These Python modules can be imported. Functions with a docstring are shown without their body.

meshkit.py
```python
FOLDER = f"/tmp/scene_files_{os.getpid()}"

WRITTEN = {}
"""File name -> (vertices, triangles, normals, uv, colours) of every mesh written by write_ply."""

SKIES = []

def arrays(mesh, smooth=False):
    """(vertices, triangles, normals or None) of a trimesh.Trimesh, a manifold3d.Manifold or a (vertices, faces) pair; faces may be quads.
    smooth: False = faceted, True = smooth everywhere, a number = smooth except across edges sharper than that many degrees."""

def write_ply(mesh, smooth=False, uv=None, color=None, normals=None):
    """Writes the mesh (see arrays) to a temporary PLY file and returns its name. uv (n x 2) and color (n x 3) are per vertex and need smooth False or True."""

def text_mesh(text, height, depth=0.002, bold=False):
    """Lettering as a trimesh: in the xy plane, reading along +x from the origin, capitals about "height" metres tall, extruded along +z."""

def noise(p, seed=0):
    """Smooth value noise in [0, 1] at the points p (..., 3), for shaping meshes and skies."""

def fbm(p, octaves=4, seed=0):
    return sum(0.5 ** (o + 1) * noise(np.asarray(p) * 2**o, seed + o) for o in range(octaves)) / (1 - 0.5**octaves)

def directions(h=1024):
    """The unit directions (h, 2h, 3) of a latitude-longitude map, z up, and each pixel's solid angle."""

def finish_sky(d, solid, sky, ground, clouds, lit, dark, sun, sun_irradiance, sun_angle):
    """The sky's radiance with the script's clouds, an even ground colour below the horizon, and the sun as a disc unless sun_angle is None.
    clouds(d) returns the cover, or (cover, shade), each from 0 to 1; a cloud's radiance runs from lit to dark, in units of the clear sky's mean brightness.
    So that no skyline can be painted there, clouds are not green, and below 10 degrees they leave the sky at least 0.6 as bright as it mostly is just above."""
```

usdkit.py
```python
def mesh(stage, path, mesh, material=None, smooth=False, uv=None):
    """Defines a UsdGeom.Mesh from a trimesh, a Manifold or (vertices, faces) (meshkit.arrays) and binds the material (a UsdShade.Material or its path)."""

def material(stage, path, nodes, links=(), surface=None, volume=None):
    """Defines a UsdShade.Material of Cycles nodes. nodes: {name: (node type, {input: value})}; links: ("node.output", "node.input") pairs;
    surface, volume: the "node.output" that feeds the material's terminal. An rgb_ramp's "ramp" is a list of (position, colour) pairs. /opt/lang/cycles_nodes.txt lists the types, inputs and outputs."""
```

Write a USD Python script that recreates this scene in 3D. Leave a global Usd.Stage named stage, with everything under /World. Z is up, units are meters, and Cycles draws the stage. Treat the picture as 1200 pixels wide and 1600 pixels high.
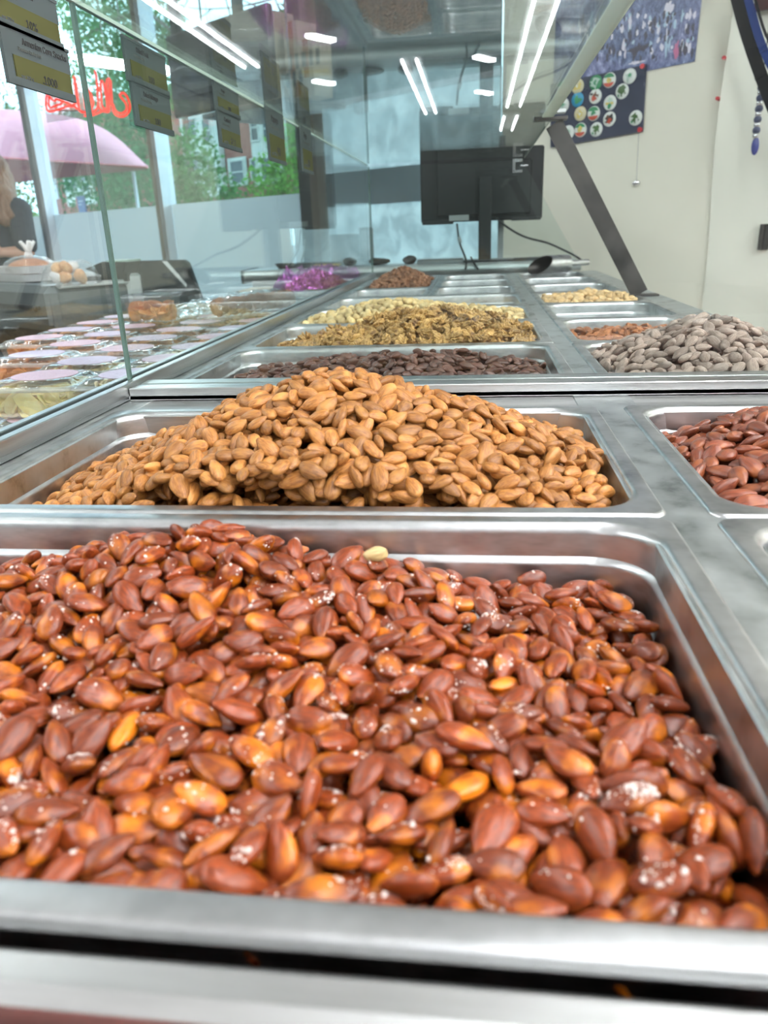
import math, numpy as np, trimesh, usdkit, meshkit
from pxr import Usd, UsdGeom, UsdLux, UsdShade, Gf, Sdf, Vt
from shapely.geometry import Polygon, LineString, Point, box as sbox
from shapely import affinity
import manifold3d as m3

# ------------------------------------------------------------------ stage, camera, light
stage = Usd.Stage.CreateInMemory()
UsdGeom.SetStageUpAxis(stage, 'Z'); UsdGeom.SetStageMetersPerUnit(stage, 1.0)
UsdGeom.Xform.Define(stage, '/World'); UsdGeom.Scope.Define(stage, '/World/Looks')
U = 0.18                      # the camera stands 18 cm above the counter deck
Z0 = 0.90                     # height of the deck
CAM = np.array([0, 0, Z0 + U])
PITCH, YAW, ROLL, FPX = 0.35846, 0.12843, -0.03827, 1174.34
def cam_axes():
    cy, sy = math.cos(YAW), math.sin(YAW)
    f = np.array([-sy * math.cos(PITCH), cy * math.cos(PITCH), -math.sin(PITCH)])
    r = np.array([cy, sy, 0]); u = np.cross(r, f)
    c, s = math.cos(ROLL), math.sin(ROLL)
    return c * r + s * u, -s * r + c * u, f
CR, CU, CF = cam_axes()
camera = UsdGeom.Camera.Define(stage, '/World/camera')
camera.CreateHorizontalApertureAttr(24.0); camera.CreateVerticalApertureAttr(32.0)
camera.CreateFocalLengthAttr(24.0 * FPX / 1200)
camera.CreateClippingRangeAttr((0.01, 1000.0))
camera.CreateFStopAttr(8.0); camera.CreateFocusDistanceAttr(0.80)
camera.CreateExposureAttr(0.45)
M = np.eye(4); M[:3, 0], M[:3, 1], M[:3, 2], M[:3, 3] = CR, CU, -CF, CAM
camera.AddTransformOp().Set(Gf.Matrix4d(M.T.tolist()))
dome = UsdLux.DomeLight.Define(stage, '/World/sky')
dome.CreateIntensityAttr(1.1); dome.CreateColorAttr(Gf.Vec3f(0.60, 0.88, 1.06))
TUBE_POWER = 42.0

def ray(px, py):
    return CF + (px - 600) / FPX * CR - (py - 800) / FPX * CU
def G(px, py, z=0.0):                     # the point of the level z (above the deck) seen at a pixel
    d = ray(px, py); return CAM + d * ((z + Z0 - CAM[2]) / d[2])
def Y(px, py, y):                         # the point at depth y seen at a pixel
    d = ray(px, py); return CAM + d * (y / d[1])
def project(p):
    d = np.asarray(p, float) - CAM; z = d @ CF
    return 600 + FPX * (d @ CR) / z, 800 - FPX * (d @ CU) / z

# the shop's own grid is turned 35 degrees against the counter: e runs along the front wall to the right, m goes into the wall
TH = math.radians(-35.0)
e = np.array([math.cos(TH), math.sin(TH), 0]); m_ = np.array([-math.sin(TH), math.cos(TH), 0])
P0 = np.array([0.324, 4.05, 0.0])
def W(s, d, z):                           # s along the front wall, d metres in front of it, z above the floor
    return P0 + s * e - d * m_ + np.array([0, 0, z])
def on_wall(px, py, d=0.0):               # (s, z) where a pixel's ray meets the plane d in front of the wall
    k = ray(px, py); t = ((P0 - d * m_ - CAM) @ m_) / (k @ m_)
    q = CAM + t * k
    return float((q - P0) @ e), float(q[2])

# ------------------------------------------------------------------ helpers
taken = {}
def numbered(parent, name):
    k = (parent, name); n = taken.get(k, 0); taken[k] = n + 1
    return name if n == 0 else f'{name}_{n:03d}'
def path_of(parent): return '/World' if parent is None else str(parent.GetPath())
def tag(o, label=None, cat=None, group=None, kind=None):
    for k, v in (('label', label), ('category', cat), ('group', group), ('kind', kind)):
        if v: o.SetCustomDataByKey(k, v)
    return o
LOOK = {}
def mat(name, nodes, links, surface):
    LOOK[name] = usdkit.material(stage, '/World/Looks/' + name, nodes, links, surface=surface); return name
def obj(name, mesh, m, parent=None, smooth=30, label=None):
    if isinstance(mesh, list): mesh = trimesh.util.concatenate(mesh)
    if parent is not None:
        o = origins.get('/'.join(str(parent.GetPath()).split('/')[:3]))
        if o is not None and np.abs(o[0]).max() > 0:
            v, f, _ = meshkit.arrays(mesh, False); mesh = trimesh.Trimesh(v - o[0], f, process=False)
    pp = path_of(parent)
    p = usdkit.mesh(stage, pp + '/' + numbered(pp, name), mesh, LOOK[m], smooth=smooth).GetPrim()
    if label: tag(p, label)
    return p
origins = {}
def thing(name, label, cat, loc=(0, 0, 0), rz=0.0, group=None, kind=None, world=True):
    """an Xform at the thing's base. world=True: its parts' meshes are given in world coordinates (no turn)."""
    x = UsdGeom.Xform.Define(stage, '/World/' + numbered('/World', name))
    x.AddTranslateOp().Set(Gf.Vec3d(*map(float, loc)))
    if rz: x.AddRotateZOp().Set(math.degrees(rz))
    o = x.GetPrim(); tag(o, label, cat, group, kind)
    origins[str(o.GetPath())] = (np.array(loc, float) if world and not rz else np.zeros(3),)
    return o
def struct(name, mesh, m, label, cat=None, smooth=30):
    o = obj(name, mesh, m, None, smooth); tag(o, label, cat, kind='structure'); return o
def dup(root, loc, rz=0.0, label=None, group=None):
    was = root.GetCustomData()
    x = UsdGeom.Xform.Define(stage, '/World/' + numbered('/World', root.GetName().rstrip('0123456789').rstrip('_')))
    o = x.GetPrim(); o.GetReferences().AddInternalReference(root.GetPath()); o.SetInstanceable(True)
    UsdGeom.XformCommonAPI(o)
    x.ClearXformOpOrder(); x.AddTranslateOp().Set(Gf.Vec3d(*map(float, loc)))
    if rz: x.AddRotateZOp().Set(math.degrees(rz))
    tag(o, label or was['label'], was['category'], group or was.get('group')); return o

def box(x0, x1, y0, y1, z0, z1, b=0.0):
    """a box, its edges chamfered by b"""
    if b <= 0:
        t = trimesh.creation.box((x1 - x0, y1 - y0, z1 - z0)); t.apply_translation(((x0 + x1) / 2, (y0 + y1) / 2, (z0 + z1) / 2)); return t
    pts = []
    for sx, X in ((1, x0), (-1, x1)):
        for sy, Yv in ((1, y0), (-1, y1)):
            for sz, Z in ((1, z0), (-1, z1)):
                pts += [(X + sx * b, Yv + sy * b, Z), (X + sx * b, Yv, Z + sz * b), (X, Yv + sy * b, Z + sz * b)]
    return trimesh.convex.convex_hull(np.array(pts))
def bar(p, q, w, h, up=(0, 0, 1)):
    """a rectangular bar from p to q, w across, h in the direction of up"""
    p, q = np.array(p, float), np.array(q, float); d = q - p; L = np.linalg.norm(d); d /= L
    s = np.cross(d, up); s /= np.linalg.norm(s); u = np.cross(s, d)
    t = trimesh.creation.box((L, w, h)); T = np.eye(4); T[:3, 0], T[:3, 1], T[:3, 2], T[:3, 3] = d, s, u, (p + q) / 2
    t.apply_transform(T); return t
def cyl(p, q, r, n=16):
    return trimesh.creation.cylinder(radius=r, segment=np.array([p, q], float), sections=n)
def tube(points, r, n=8, closed=False):
    P = np.array(points, float); k = len(P)
    T = (np.roll(P, -1, 0) - np.roll(P, 1, 0)) if closed else np.gradient(P, axis=0)
    T /= np.maximum(np.linalg.norm(T, axis=1, keepdims=True), 1e-9)
    nrm = np.cross(T[0], [0.13, 0.31, 0.94]); nrm /= np.linalg.norm(nrm)
    r = np.full(k, r) if np.ndim(r) == 0 else np.asarray(r); V = []
    for i in range(k):
        nrm = nrm - T[i] * (nrm @ T[i]); nrm /= np.linalg.norm(nrm); b = np.cross(T[i], nrm)
        a = np.arange(n) * 2 * np.pi / n
        V.append(P[i] + r[i] * (np.cos(a)[:, None] * nrm + np.sin(a)[:, None] * b))
    V = np.vstack(V); F = []
    for i in range(k if closed else k - 1):
        j = (i + 1) % k
        for c in range(n):
            d = (c + 1) % n
            F += [(i * n + c, j * n + d, j * n + c), (i * n + c, i * n + d, j * n + d)]
    if not closed:
        V = np.vstack([V, P[0], P[-1]])
        for c in range(n):
            d = (c + 1) % n
            F += [(k * n, d, c), (k * n + 1, (k - 1) * n + c, (k - 1) * n + d)]
    t = trimesh.Trimesh(V, np.array(F), process=False); 
    if t.volume < 0: t.invert()
    return t
def spline(pts, n=40):
    P = np.array(pts, float); t = np.linspace(0, 1, len(P))
    from scipy.interpolate import CubicSpline
    return CubicSpline(t, P)(np.linspace(0, 1, n))
def prism(poly, h):
    gs = getattr(poly, 'geoms', [poly])
    return trimesh.util.concatenate([trimesh.creation.extrude_polygon(g, h, engine='earcut') for g in gs])
def moved(t, d): t = t.copy(); t.apply_translation(d); return t
def turned(t, a, axis=(0, 0, 1), at=(0, 0, 0)):
    t = t.copy(); t.apply_transform(trimesh.transformations.rotation_matrix(a, axis, at)); return t
def rrect(x0, x1, y0, y1, r, n=8):
    out = []
    for cx, cy, a0 in ((x1 - r, y1 - r, 0), (x0 + r, y1 - r, 90), (x0 + r, y0 + r, 180), (x1 - r, y0 + r, 270)):
        for k in range(n + 1):
            a = math.radians(a0 + 90 * k / n); out.append((cx + r * math.cos(a), cy + r * math.sin(a)))
    return np.array(out)
def loft(loops, cap_first=False, cap_last=False):
    """loops: list of (n x 3) closed curves with equal counts"""
    n = len(loops[0]); V = np.vstack(loops); F = []
    for i in range(len(loops) - 1):
        for c in range(n):
            d = (c + 1) % n
            F += [(i * n + c, i * n + d, (i + 1) * n + d), (i * n + c, (i + 1) * n + d, (i + 1) * n + c)]
    for do, i, flip in ((cap_first, 0, True), (cap_last, len(loops) - 1, False)):
        if do:
            k = len(V); V = np.vstack([V, loops[i].mean(0)])
            for c in range(n):
                d = (c + 1) % n
                F.append((k, i * n + d, i * n + c) if flip else (k, i * n + c, i * n + d))
    return trimesh.Trimesh(V, np.array(F), process=False)
def at_z(xy, z): return np.column_stack([xy, np.full(len(xy), z)])
def to_world(t, s, d, z):                       # a mesh in wall axes (x along e, y into the wall, z up) set at W(s, d, z)
    t = t.copy(); T = np.eye(4); T[:3, 0], T[:3, 1], T[:3, 3] = e, m_, W(s, d, z); t.apply_transform(T); return t
def hullball(a, ra, b, rb, n=16):
    s = lambda c, r: m3.Manifold.sphere(r, n).translate([float(x) for x in c])
    return m3.Manifold.batch_hull([s(a, ra), s(b, rb)])
def body_of(bones, edge=0.012, it=8):
    m = m3.Manifold.batch_boolean([hullball(*b) for b in bones], m3.OpType.Add).refine_to_length(edge).to_mesh()
    t = trimesh.Trimesh(m.vert_properties[:, :3], m.tri_verts, process=True)
    trimesh.smoothing.filter_taubin(t, iterations=it); return t
def text_on(text, h, bold=False, depth=0.0006): return meshkit.text_mesh(text, h, depth, bold)

# ------------------------------------------------------------------ materials
def plain(name, col, rough=0.5, metal=0.0, **kw):
    return mat(name, {'p': ('principled_bsdf', dict(base_color=col, roughness=rough, metallic=metal, **kw))}, [], 'p.BSDF')
def grainy(name, c1, c2, scale, rough=0.5, metal=0.0, bump=0.0, stretch=(1, 1, 1), detail=4, rlo=None, rhi=None, space='object', lo=0.3, hi=0.7, **kw):
    n = {'t': ('texture_coordinate', {}), 'm': ('mapping', {'scale': stretch}), 'n': ('noise_texture', {'scale': scale, 'detail': detail, 'roughness': 0.6}),
         'r': ('rgb_ramp', {'ramp': [(0, c1), (lo, c1), (hi, c2), (1, c2)]}), 'p': ('principled_bsdf', dict(roughness=rough, metallic=metal, **kw))}
    l = [('t.object', 'm.vector'), ('m.vector', 'n.vector'), ('n.fac', 'r.fac'), ('r.color', 'p.base_color')]
    if bump: n['b'] = ('bump', {'strength': bump, 'distance': 0.002}); l += [('n.fac', 'b.height'), ('b.normal', 'p.normal')]
    if rlo is not None: n['q'] = ('map_range', {'from_min': 0.3, 'from_max': 0.7, 'to_min': rlo, 'to_max': rhi}); l += [('n.fac', 'q.value'), ('q.result', 'p.roughness')]
    return mat(name, n, l, 'p.BSDF')
def nut_mat(name, c1, c2, c3, rough, coat=0.0, bump=0.35, tips=None, streak=60):
    """skin with lengthwise streaks (x is the length), tone varied from nut to nut"""
    n = {'t': ('texture_coordinate', {}), 'i': ('object_info', {}), 'off': ('vector_math', {'math_type': 'scale', 'vector1': (7.1, 3.3, 5.7)}),
         'add': ('vector_math', {'math_type': 'add'}), 'm': ('mapping', {'scale': (0.14, 1, 1)}), 'n': ('noise_texture', {'scale': 800.0, 'detail': 3.0, 'roughness': 0.6}),
         'n2': ('noise_texture', {'scale': streak, 'detail': 3.0}),
         'r': ('rgb_ramp', {'ramp': [(0, c1), (0.36, c1), (0.62, c2), (1, c2)]}), 'r2': ('rgb_ramp', {'ramp': [(0, (0, 0, 0)), (0.52, (0, 0, 0)), (0.72, (1, 1, 1)), (1, (1, 1, 1))]}),
         'mx': ('mix_color', {'blend_type': 'mix', 'b': c3}), 'hs': ('hsv', {'hue': 0.5, 'saturation': 1.0, 'fac': 1.0}), 'vr': ('map_range', {'to_min': 0.72, 'to_max': 1.28}),
         'b': ('bump', {'strength': bump, 'distance': 0.0005}), 'p': ('principled_bsdf', dict(roughness=rough, coat_weight=coat, coat_roughness=0.25))}
    l = [('i.random', 'off.scale'), ('t.object', 'add.vector1'), ('off.vector', 'add.vector2'), ('add.vector', 'm.vector'), ('m.vector', 'n.vector'), ('add.vector', 'n2.vector'),
         ('n.fac', 'r.fac'), ('n2.fac', 'r2.fac'), ('r2.color', 'mx.fac'), ('r.color', 'mx.a'), ('mx.result', 'hs.color'), ('i.random', 'vr.value'), ('vr.result', 'hs.value'),
         ('hs.color', 'p.base_color'), ('n.fac', 'b.height'), ('b.normal', 'p.normal')]
    return mat(name, n, l, 'p.BSDF')
def pane_mat(name, tint, dust=0.0, dust_col=(0.8, 0.85, 0.85), strength=1.0, rough=0.0, crinkle=0.0):
    n = {'g': ('geometry', {}), 'io': ('mix_float', {'a': 1.5, 'b': 0.66667}), 'f': ('fresnel', {}), 't': ('transparent_bsdf', {'color': tint}), 's': ('glossy_bsdf', {'color': (1, 1, 1), 'roughness': rough}),
         'x': ('mix_closure', {}), 'd': ('diffuse_bsdf', {'color': dust_col}), 'y': ('mix_closure', {'fac': dust})}
    l = [('g.backfacing', 'io.fac'), ('io.result', 'f.IOR'), ('f.fac', 'x.fac'), ('t.BSDF', 'x.closure1'), ('s.BSDF', 'x.closure2'), ('x.closure', 'y.closure1'), ('d.BSDF', 'y.closure2')]
    if crinkle:
        n['tc'] = ('texture_coordinate', {}); n['nz'] = ('noise_texture', {'scale': 60.0, 'detail': 2.0}); n['bp'] = ('bump', {'strength': crinkle, 'distance': 0.004})
        l += [('tc.object', 'nz.vector'), ('nz.fac', 'bp.height'), ('bp.normal', 's.normal')]
    return mat(name, n, l, 'y.closure')
def emit(name, col, s): return mat(name, {'e': ('emission', {'color': col, 'strength': s})}, [], 'e.emission')

grainy('tray_steel', (0.47, 0.48, 0.485), (0.60, 0.61, 0.615), 14, metal=1.0, rlo=0.27, rhi=0.40, stretch=(1, 1, 3))
grainy('frame_steel', (0.50, 0.505, 0.50), (0.66, 0.665, 0.66), 30, metal=1.0, rlo=0.26, rhi=0.42, stretch=(0.08, 1, 1), detail=6)
grainy('rail_steel', (0.46, 0.47, 0.47), (0.55, 0.56, 0.56), 30, metal=1.0, rlo=0.28, rhi=0.38, stretch=(1, 0.05, 1), detail=5)
grainy('deck_steel', (0.42, 0.45, 0.45), (0.62, 0.65, 0.65), 26, metal=1.0, rlo=0.3, rhi=0.5, detail=5)
grainy('dark_steel', (0.055, 0.05, 0.048), (0.10, 0.09, 0.085), 20, metal=0.9, rlo=0.35, rhi=0.5)
grainy('table_steel', (0.66, 0.68, 0.68), (0.76, 0.78, 0.78), 9, metal=0.85, rlo=0.42, rhi=0.55)
grainy('cabinet_steel', (0.115, 0.13, 0.135), (0.165, 0.18, 0.185), 8, metal=0.5, rlo=0.42, rhi=0.55)
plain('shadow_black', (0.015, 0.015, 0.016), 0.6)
plain('black_plastic', (0.012, 0.013, 0.014), 0.38)
plain('screen_back', (0.008, 0.0095, 0.010), 0.5, specular_ior_level=0.3)
plain('grey_plastic', (0.20, 0.21, 0.22), 0.5)
plain('cable_black', (0.02, 0.02, 0.02), 0.5)
plain('cable_grey', (0.30, 0.31, 0.31), 0.5)
nut_mat('smoked_skin', (0.125, 0.019, 0.004), (0.255, 0.046, 0.008), (0.60, 0.17, 0.006), 0.36, coat=0.12, bump=0.45)
nut_mat('raw_skin', (0.22, 0.077, 0.016), (0.40, 0.165, 0.036), (0.50, 0.23, 0.058), 0.48, bump=0.5)
nut_mat('roasted_skin', (0.12, 0.025, 0.010), (0.21, 0.050, 0.019), (0.32, 0.09, 0.025), 0.42, coat=0.25)
nut_mat('cocoa_skin', (0.055, 0.020, 0.015), (0.105, 0.040, 0.028), (0.15, 0.07, 0.055), 0.45, coat=0.15)
nut_mat('dusted_skin', (0.22, 0.155, 0.125), (0.33, 0.24, 0.20), (0.42, 0.32, 0.275), 0.85, bump=0.2)
nut_mat('walnut_flesh', (0.25, 0.12, 0.030), (0.52, 0.315, 0.105), (0.10, 0.038, 0.012), 0.55, streak=60, bump=0.5)
nut_mat('pale_shell', (0.48, 0.32, 0.125), (0.60, 0.44, 0.205), (0.66, 0.52, 0.28), 0.55, bump=0.15)
nut_mat('pistachio_shell', (0.52, 0.33, 0.14), (0.66, 0.45, 0.23), (0.70, 0.52, 0.30), 0.5, bump=0.15)
plain('pistachio_kernel', (0.30, 0.24, 0.06), 0.6)
nut_mat('pecan_flesh', (0.20, 0.060, 0.018), (0.34, 0.12, 0.04), (0.42, 0.18, 0.07), 0.5)
nut_mat('hazel_skin', (0.17, 0.07, 0.035), (0.28, 0.13, 0.065), (0.40, 0.22, 0.13), 0.6)
plain('corn_yellow', (0.80, 0.48, 0.06), 0.5)
plain('salt', (0.72, 0.62, 0.56), 0.35)
pane_mat('case_glass', (0.945, 0.985, 0.975), 0.002)
pane_mat('window_glass', (0.96, 0.98, 0.98), 0.006)
mat('glass_edge', {'p': ('principled_bsdf', dict(base_color=(0.10, 0.16, 0.14), roughness=0.12)), }, [], 'p.BSDF')
mat('glass_edge_pale', {'p': ('principled_bsdf', dict(base_color=(0.50, 0.58, 0.50), roughness=0.15)), }, [], 'p.BSDF')
pane_mat('clear_plastic', (0.97, 0.97, 0.965), 0.045, (0.95, 0.95, 0.95), crinkle=0.35)
pane_mat('rim_plastic', (0.97, 0.97, 0.97), 0.28, (0.85, 0.87, 0.87), crinkle=0.4)
pane_mat('wrap_plastic', (0.97, 0.97, 0.97), 0.05, (0.95, 0.95, 0.95), crinkle=1.0)
plain('lilac_label', (0.62, 0.50, 0.66), 0.5)
plain('pink_label', (0.74, 0.50, 0.62), 0.5)
grainy('yellow_fruit', (0.80, 0.55, 0.18), (0.92, 0.74, 0.36), 60, 0.45, bump=0.4, subsurface_weight=0.15, subsurface_scale=0.004)
grainy('orange_fruit', (0.72, 0.22, 0.05), (0.86, 0.40, 0.14), 50, 0.45, bump=0.3)
grainy('brown_bread', (0.34, 0.11, 0.035), (0.52, 0.21, 0.08), 18, 0.5, bump=0.3)
grainy('orange_sweets', (0.60, 0.22, 0.05), (0.85, 0.55, 0.28), 40, 0.4)
plain('foam_white', (0.80, 0.78, 0.78), 0.6)
grainy('silver_foil', (0.60, 0.66, 0.68), (0.82, 0.85, 0.86), 50, 0.22, metal=1.0)
grainy('purple_foil', (0.30, 0.06, 0.30), (0.62, 0.16, 0.58), 12, 0.2, metal=0.85)
grainy('cream_wall', (0.81, 0.775, 0.66), (0.84, 0.805, 0.69), 3, 0.75)
grainy('white_sheet', (0.82, 0.80, 0.70), (0.86, 0.84, 0.74), 2, 0.4)
grainy('shop_floor', (0.20, 0.18, 0.16), (0.27, 0.24, 0.21), 4, 0.5)
plain('ceiling_white', (0.88, 0.88, 0.87), 0.8)
plain('store_wall', (0.30, 0.30, 0.29), 0.8)
grainy('aluminium', (0.48, 0.50, 0.53), (0.56, 0.58, 0.61), 12, metal=0.8, rlo=0.4, rhi=0.5)
plain('white_frame', (0.70, 0.72, 0.76), 0.4)
plain('brown_frame', (0.19, 0.16, 0.13), 0.5)
plain('dark_post', (0.035, 0.045, 0.05), 0.5)
mat('frosted_film', {'d': ('diffuse_bsdf', {'color': (0.60, 0.66, 0.66)}), 't': ('translucent_bsdf', {'color': (0.88, 0.84, 0.84)}), 'x': ('mix_closure', {'fac': 0.55})}, [('d.BSDF', 'x.closure1'), ('t.BSDF', 'x.closure2')], 'x.closure')
mat('marbled_paper', {'tc': ('texture_coordinate', {}), 'n': ('noise_texture', {'scale': 9.0, 'detail': 6.0, 'distortion': 0.6}), 'r': ('rgb_ramp', {'ramp': [(0, (0.50, 0.55, 0.57)), (0.4, (0.66, 0.70, 0.71)), (0.6, (0.86, 0.88, 0.88)), (1, (0.9, 0.9, 0.9))]}),
    'd': ('diffuse_bsdf', {}), 't': ('translucent_bsdf', {}), 'x': ('mix_closure', {'fac': 0.55})}, [('tc.object', 'n.vector'), ('n.fac', 'r.fac'), ('r.color', 'd.color'), ('r.color', 't.color'), ('d.BSDF', 'x.closure1'), ('t.BSDF', 'x.closure2')], 'x.closure')
mat('grey_film', {'d': ('diffuse_bsdf', {'color': (0.30, 0.34, 0.36)}), 't': ('translucent_bsdf', {'color': (0.44, 0.50, 0.52)}), 'x': ('mix_closure', {'fac': 0.5})}, [('d.BSDF', 'x.closure1'), ('t.BSDF', 'x.closure2')], 'x.closure')  # grey that imitates a dark reflection in the glass
plain('dark_blind', (0.045, 0.10, 0.115), 0.7)  # dark teal of a reflection, put into the colour
emit('tube_light', (0.97, 1.0, 1.03), TUBE_POWER)
mat('edge_film', {'d': ('diffuse_bsdf', {'color': (0.80, 0.83, 0.77)}), 't': ('transparent_bsdf', {'color': (0.92, 0.96, 0.93)}), 'x': ('mix_closure', {'fac': 0.62})}, [('d.BSDF', 'x.closure1'), ('t.BSDF', 'x.closure2')], 'x.closure')  # half-clear pale tone imitating a reflection along the glass edge
emit('neon_red', (1.0, 0.035, 0.025), 1.7)
plain('fixture_white', (0.75, 0.76, 0.76), 0.5)
grainy('cardboard', (0.56, 0.48, 0.37), (0.62, 0.54, 0.43), 8, 0.8)
plain('card_tape', (0.40, 0.17, 0.07), 0.5)
plain('print_black', (0.03, 0.03, 0.03), 0.6)
plain('print_grey', (0.10, 0.11, 0.10), 0.6)
mat('tag_paper', {'d': ('diffuse_bsdf', {'color': (0.12, 0.14, 0.14)}), 't': ('translucent_bsdf', {'color': (0.24, 0.29, 0.29)}), 'x': ('mix_closure', {'fac': 0.4})}, [('d.BSDF', 'x.closure1'), ('t.BSDF', 'x.closure2')], 'x.closure')
mat('tag_yellow', {'d': ('diffuse_bsdf', {'color': (0.13, 0.13, 0.06)}), 't': ('translucent_bsdf', {'color': (0.26, 0.26, 0.09)}), 'x': ('mix_closure', {'fac': 0.4})}, [('d.BSDF', 'x.closure1'), ('t.BSDF', 'x.closure2')], 'x.closure')
grainy('blue_cloth', (0.028, 0.034, 0.065), (0.05, 0.058, 0.095), 90, 0.85, stretch=(1, 1, 6))
for nm, c in dict(badge_white=(0.74, 0.76, 0.72), badge_green=(0.04, 0.27, 0.11), badge_red=(0.55, 0.09, 0.05), badge_yellow=(0.66, 0.52, 0.14), badge_blue=(0.03, 0.30, 0.52), badge_olive=(0.05, 0.12, 0.03), badge_cream=(0.62, 0.56, 0.36), badge_brown=(0.16, 0.08, 0.04), badge_pale=(0.45, 0.58, 0.50), pin_red=(0.6, 0.03, 0.04)).items(): plain(nm, c, 0.3)
mat('poster_print', {'tc': ('texture_coordinate', {}), 'mp': ('mapping', {'scale': (1, 1, 0.6)}), 'v': ('noise_texture', {'scale': 34.0, 'detail': 9.0, 'roughness': 0.8, 'distortion': 0.5}), 'n': ('noise_texture', {'scale': 5.0, 'detail': 3.0}),
    'r': ('rgb_ramp', {'ramp': [(0, (0.012, 0.014, 0.03)), (0.40, (0.04, 0.05, 0.11)), (0.50, (0.12, 0.15, 0.27)), (0.58, (0.26, 0.31, 0.46)), (0.66, (0.6, 0.65, 0.75)), (1, (0.7, 0.74, 0.8))]}),
    'r2': ('rgb_ramp', {'ramp': [(0, (0.72, 0.80, 0.95)), (0.45, (0.72, 0.80, 0.95)), (0.62, (1.1, 0.98, 1.15)), (1, (1.1, 0.98, 1.15))]}), 'x': ('mix_color', {'blend_type': 'multiply', 'fac': 1.0}), 'p': ('principled_bsdf', {'roughness': 0.35})},
    [('tc.object', 'mp.vector'), ('mp.vector', 'v.vector'), ('tc.object', 'n.vector'), ('v.fac', 'r.fac'), ('n.fac', 'r2.fac'), ('r.color', 'x.a'), ('r2.color', 'x.b'), ('x.result', 'p.base_color')], 'p.BSDF')
plain('poster_glow', (0.72, 0.68, 0.78), 0.4); plain('poster_pink', (0.50, 0.13, 0.26), 0.4); plain('poster_ice', (0.40, 0.55, 0.68), 0.4); plain('poster_dark', (0.035, 0.03, 0.06), 0.4)
plain('strap_black', (0.008, 0.008, 0.010), 0.7, specular_ior_level=0.2); plain('strap_blue', (0.012, 0.035, 0.16), 0.6, specular_ior_level=0.2); plain('bead_dark', (0.05, 0.06, 0.12), 0.3); plain('bead_blue', (0.05, 0.06, 0.25), 0.2); plain('frame_red', (0.12, 0.03, 0.03), 0.4)
plain('chrome', (0.7, 0.7, 0.72), 0.15, 1.0)
plain('skin', (0.56, 0.30, 0.21), 0.5); plain('shirt_navy', (0.018, 0.024, 0.042), 0.85); plain('trousers', (0.03, 0.03, 0.04), 0.85)
grainy('hair', (0.13, 0.055, 0.028), (0.26, 0.13, 0.07), 120, 0.55, stretch=(1, 1, 0.08), bump=0.5)
mat('awning_cloth', {'d': ('diffuse_bsdf', {'color': (0.98, 0.47, 0.56)}), 't': ('translucent_bsdf', {'color': (0.62, 0.10, 0.11)}), 'x': ('mix_closure', {'fac': 0.3})}, [('d.BSDF', 'x.closure1'), ('t.BSDF', 'x.closure2')], 'x.closure')
plain('awning_red', (0.26, 0.045, 0.045), 0.7)
grainy('brick_face', (0.22, 0.075, 0.06), (0.34, 0.13, 0.10), 2.2, 0.85); plain('stone_trim', (0.50, 0.52, 0.48), 0.8); plain('house_glass', (0.05, 0.07, 0.08), 0.15); plain('sign_white', (0.75, 0.78, 0.80), 0.5); plain('sign_blue', (0.08, 0.14, 0.30), 0.5)
plain('panel_brown', (0.070, 0.072, 0.082), 0.55); plain('panel_top', (0.055, 0.065, 0.072), 0.5)
grainy('pavement', (0.30, 0.30, 0.29), (0.38, 0.38, 0.37), 2, 0.9)
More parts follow.
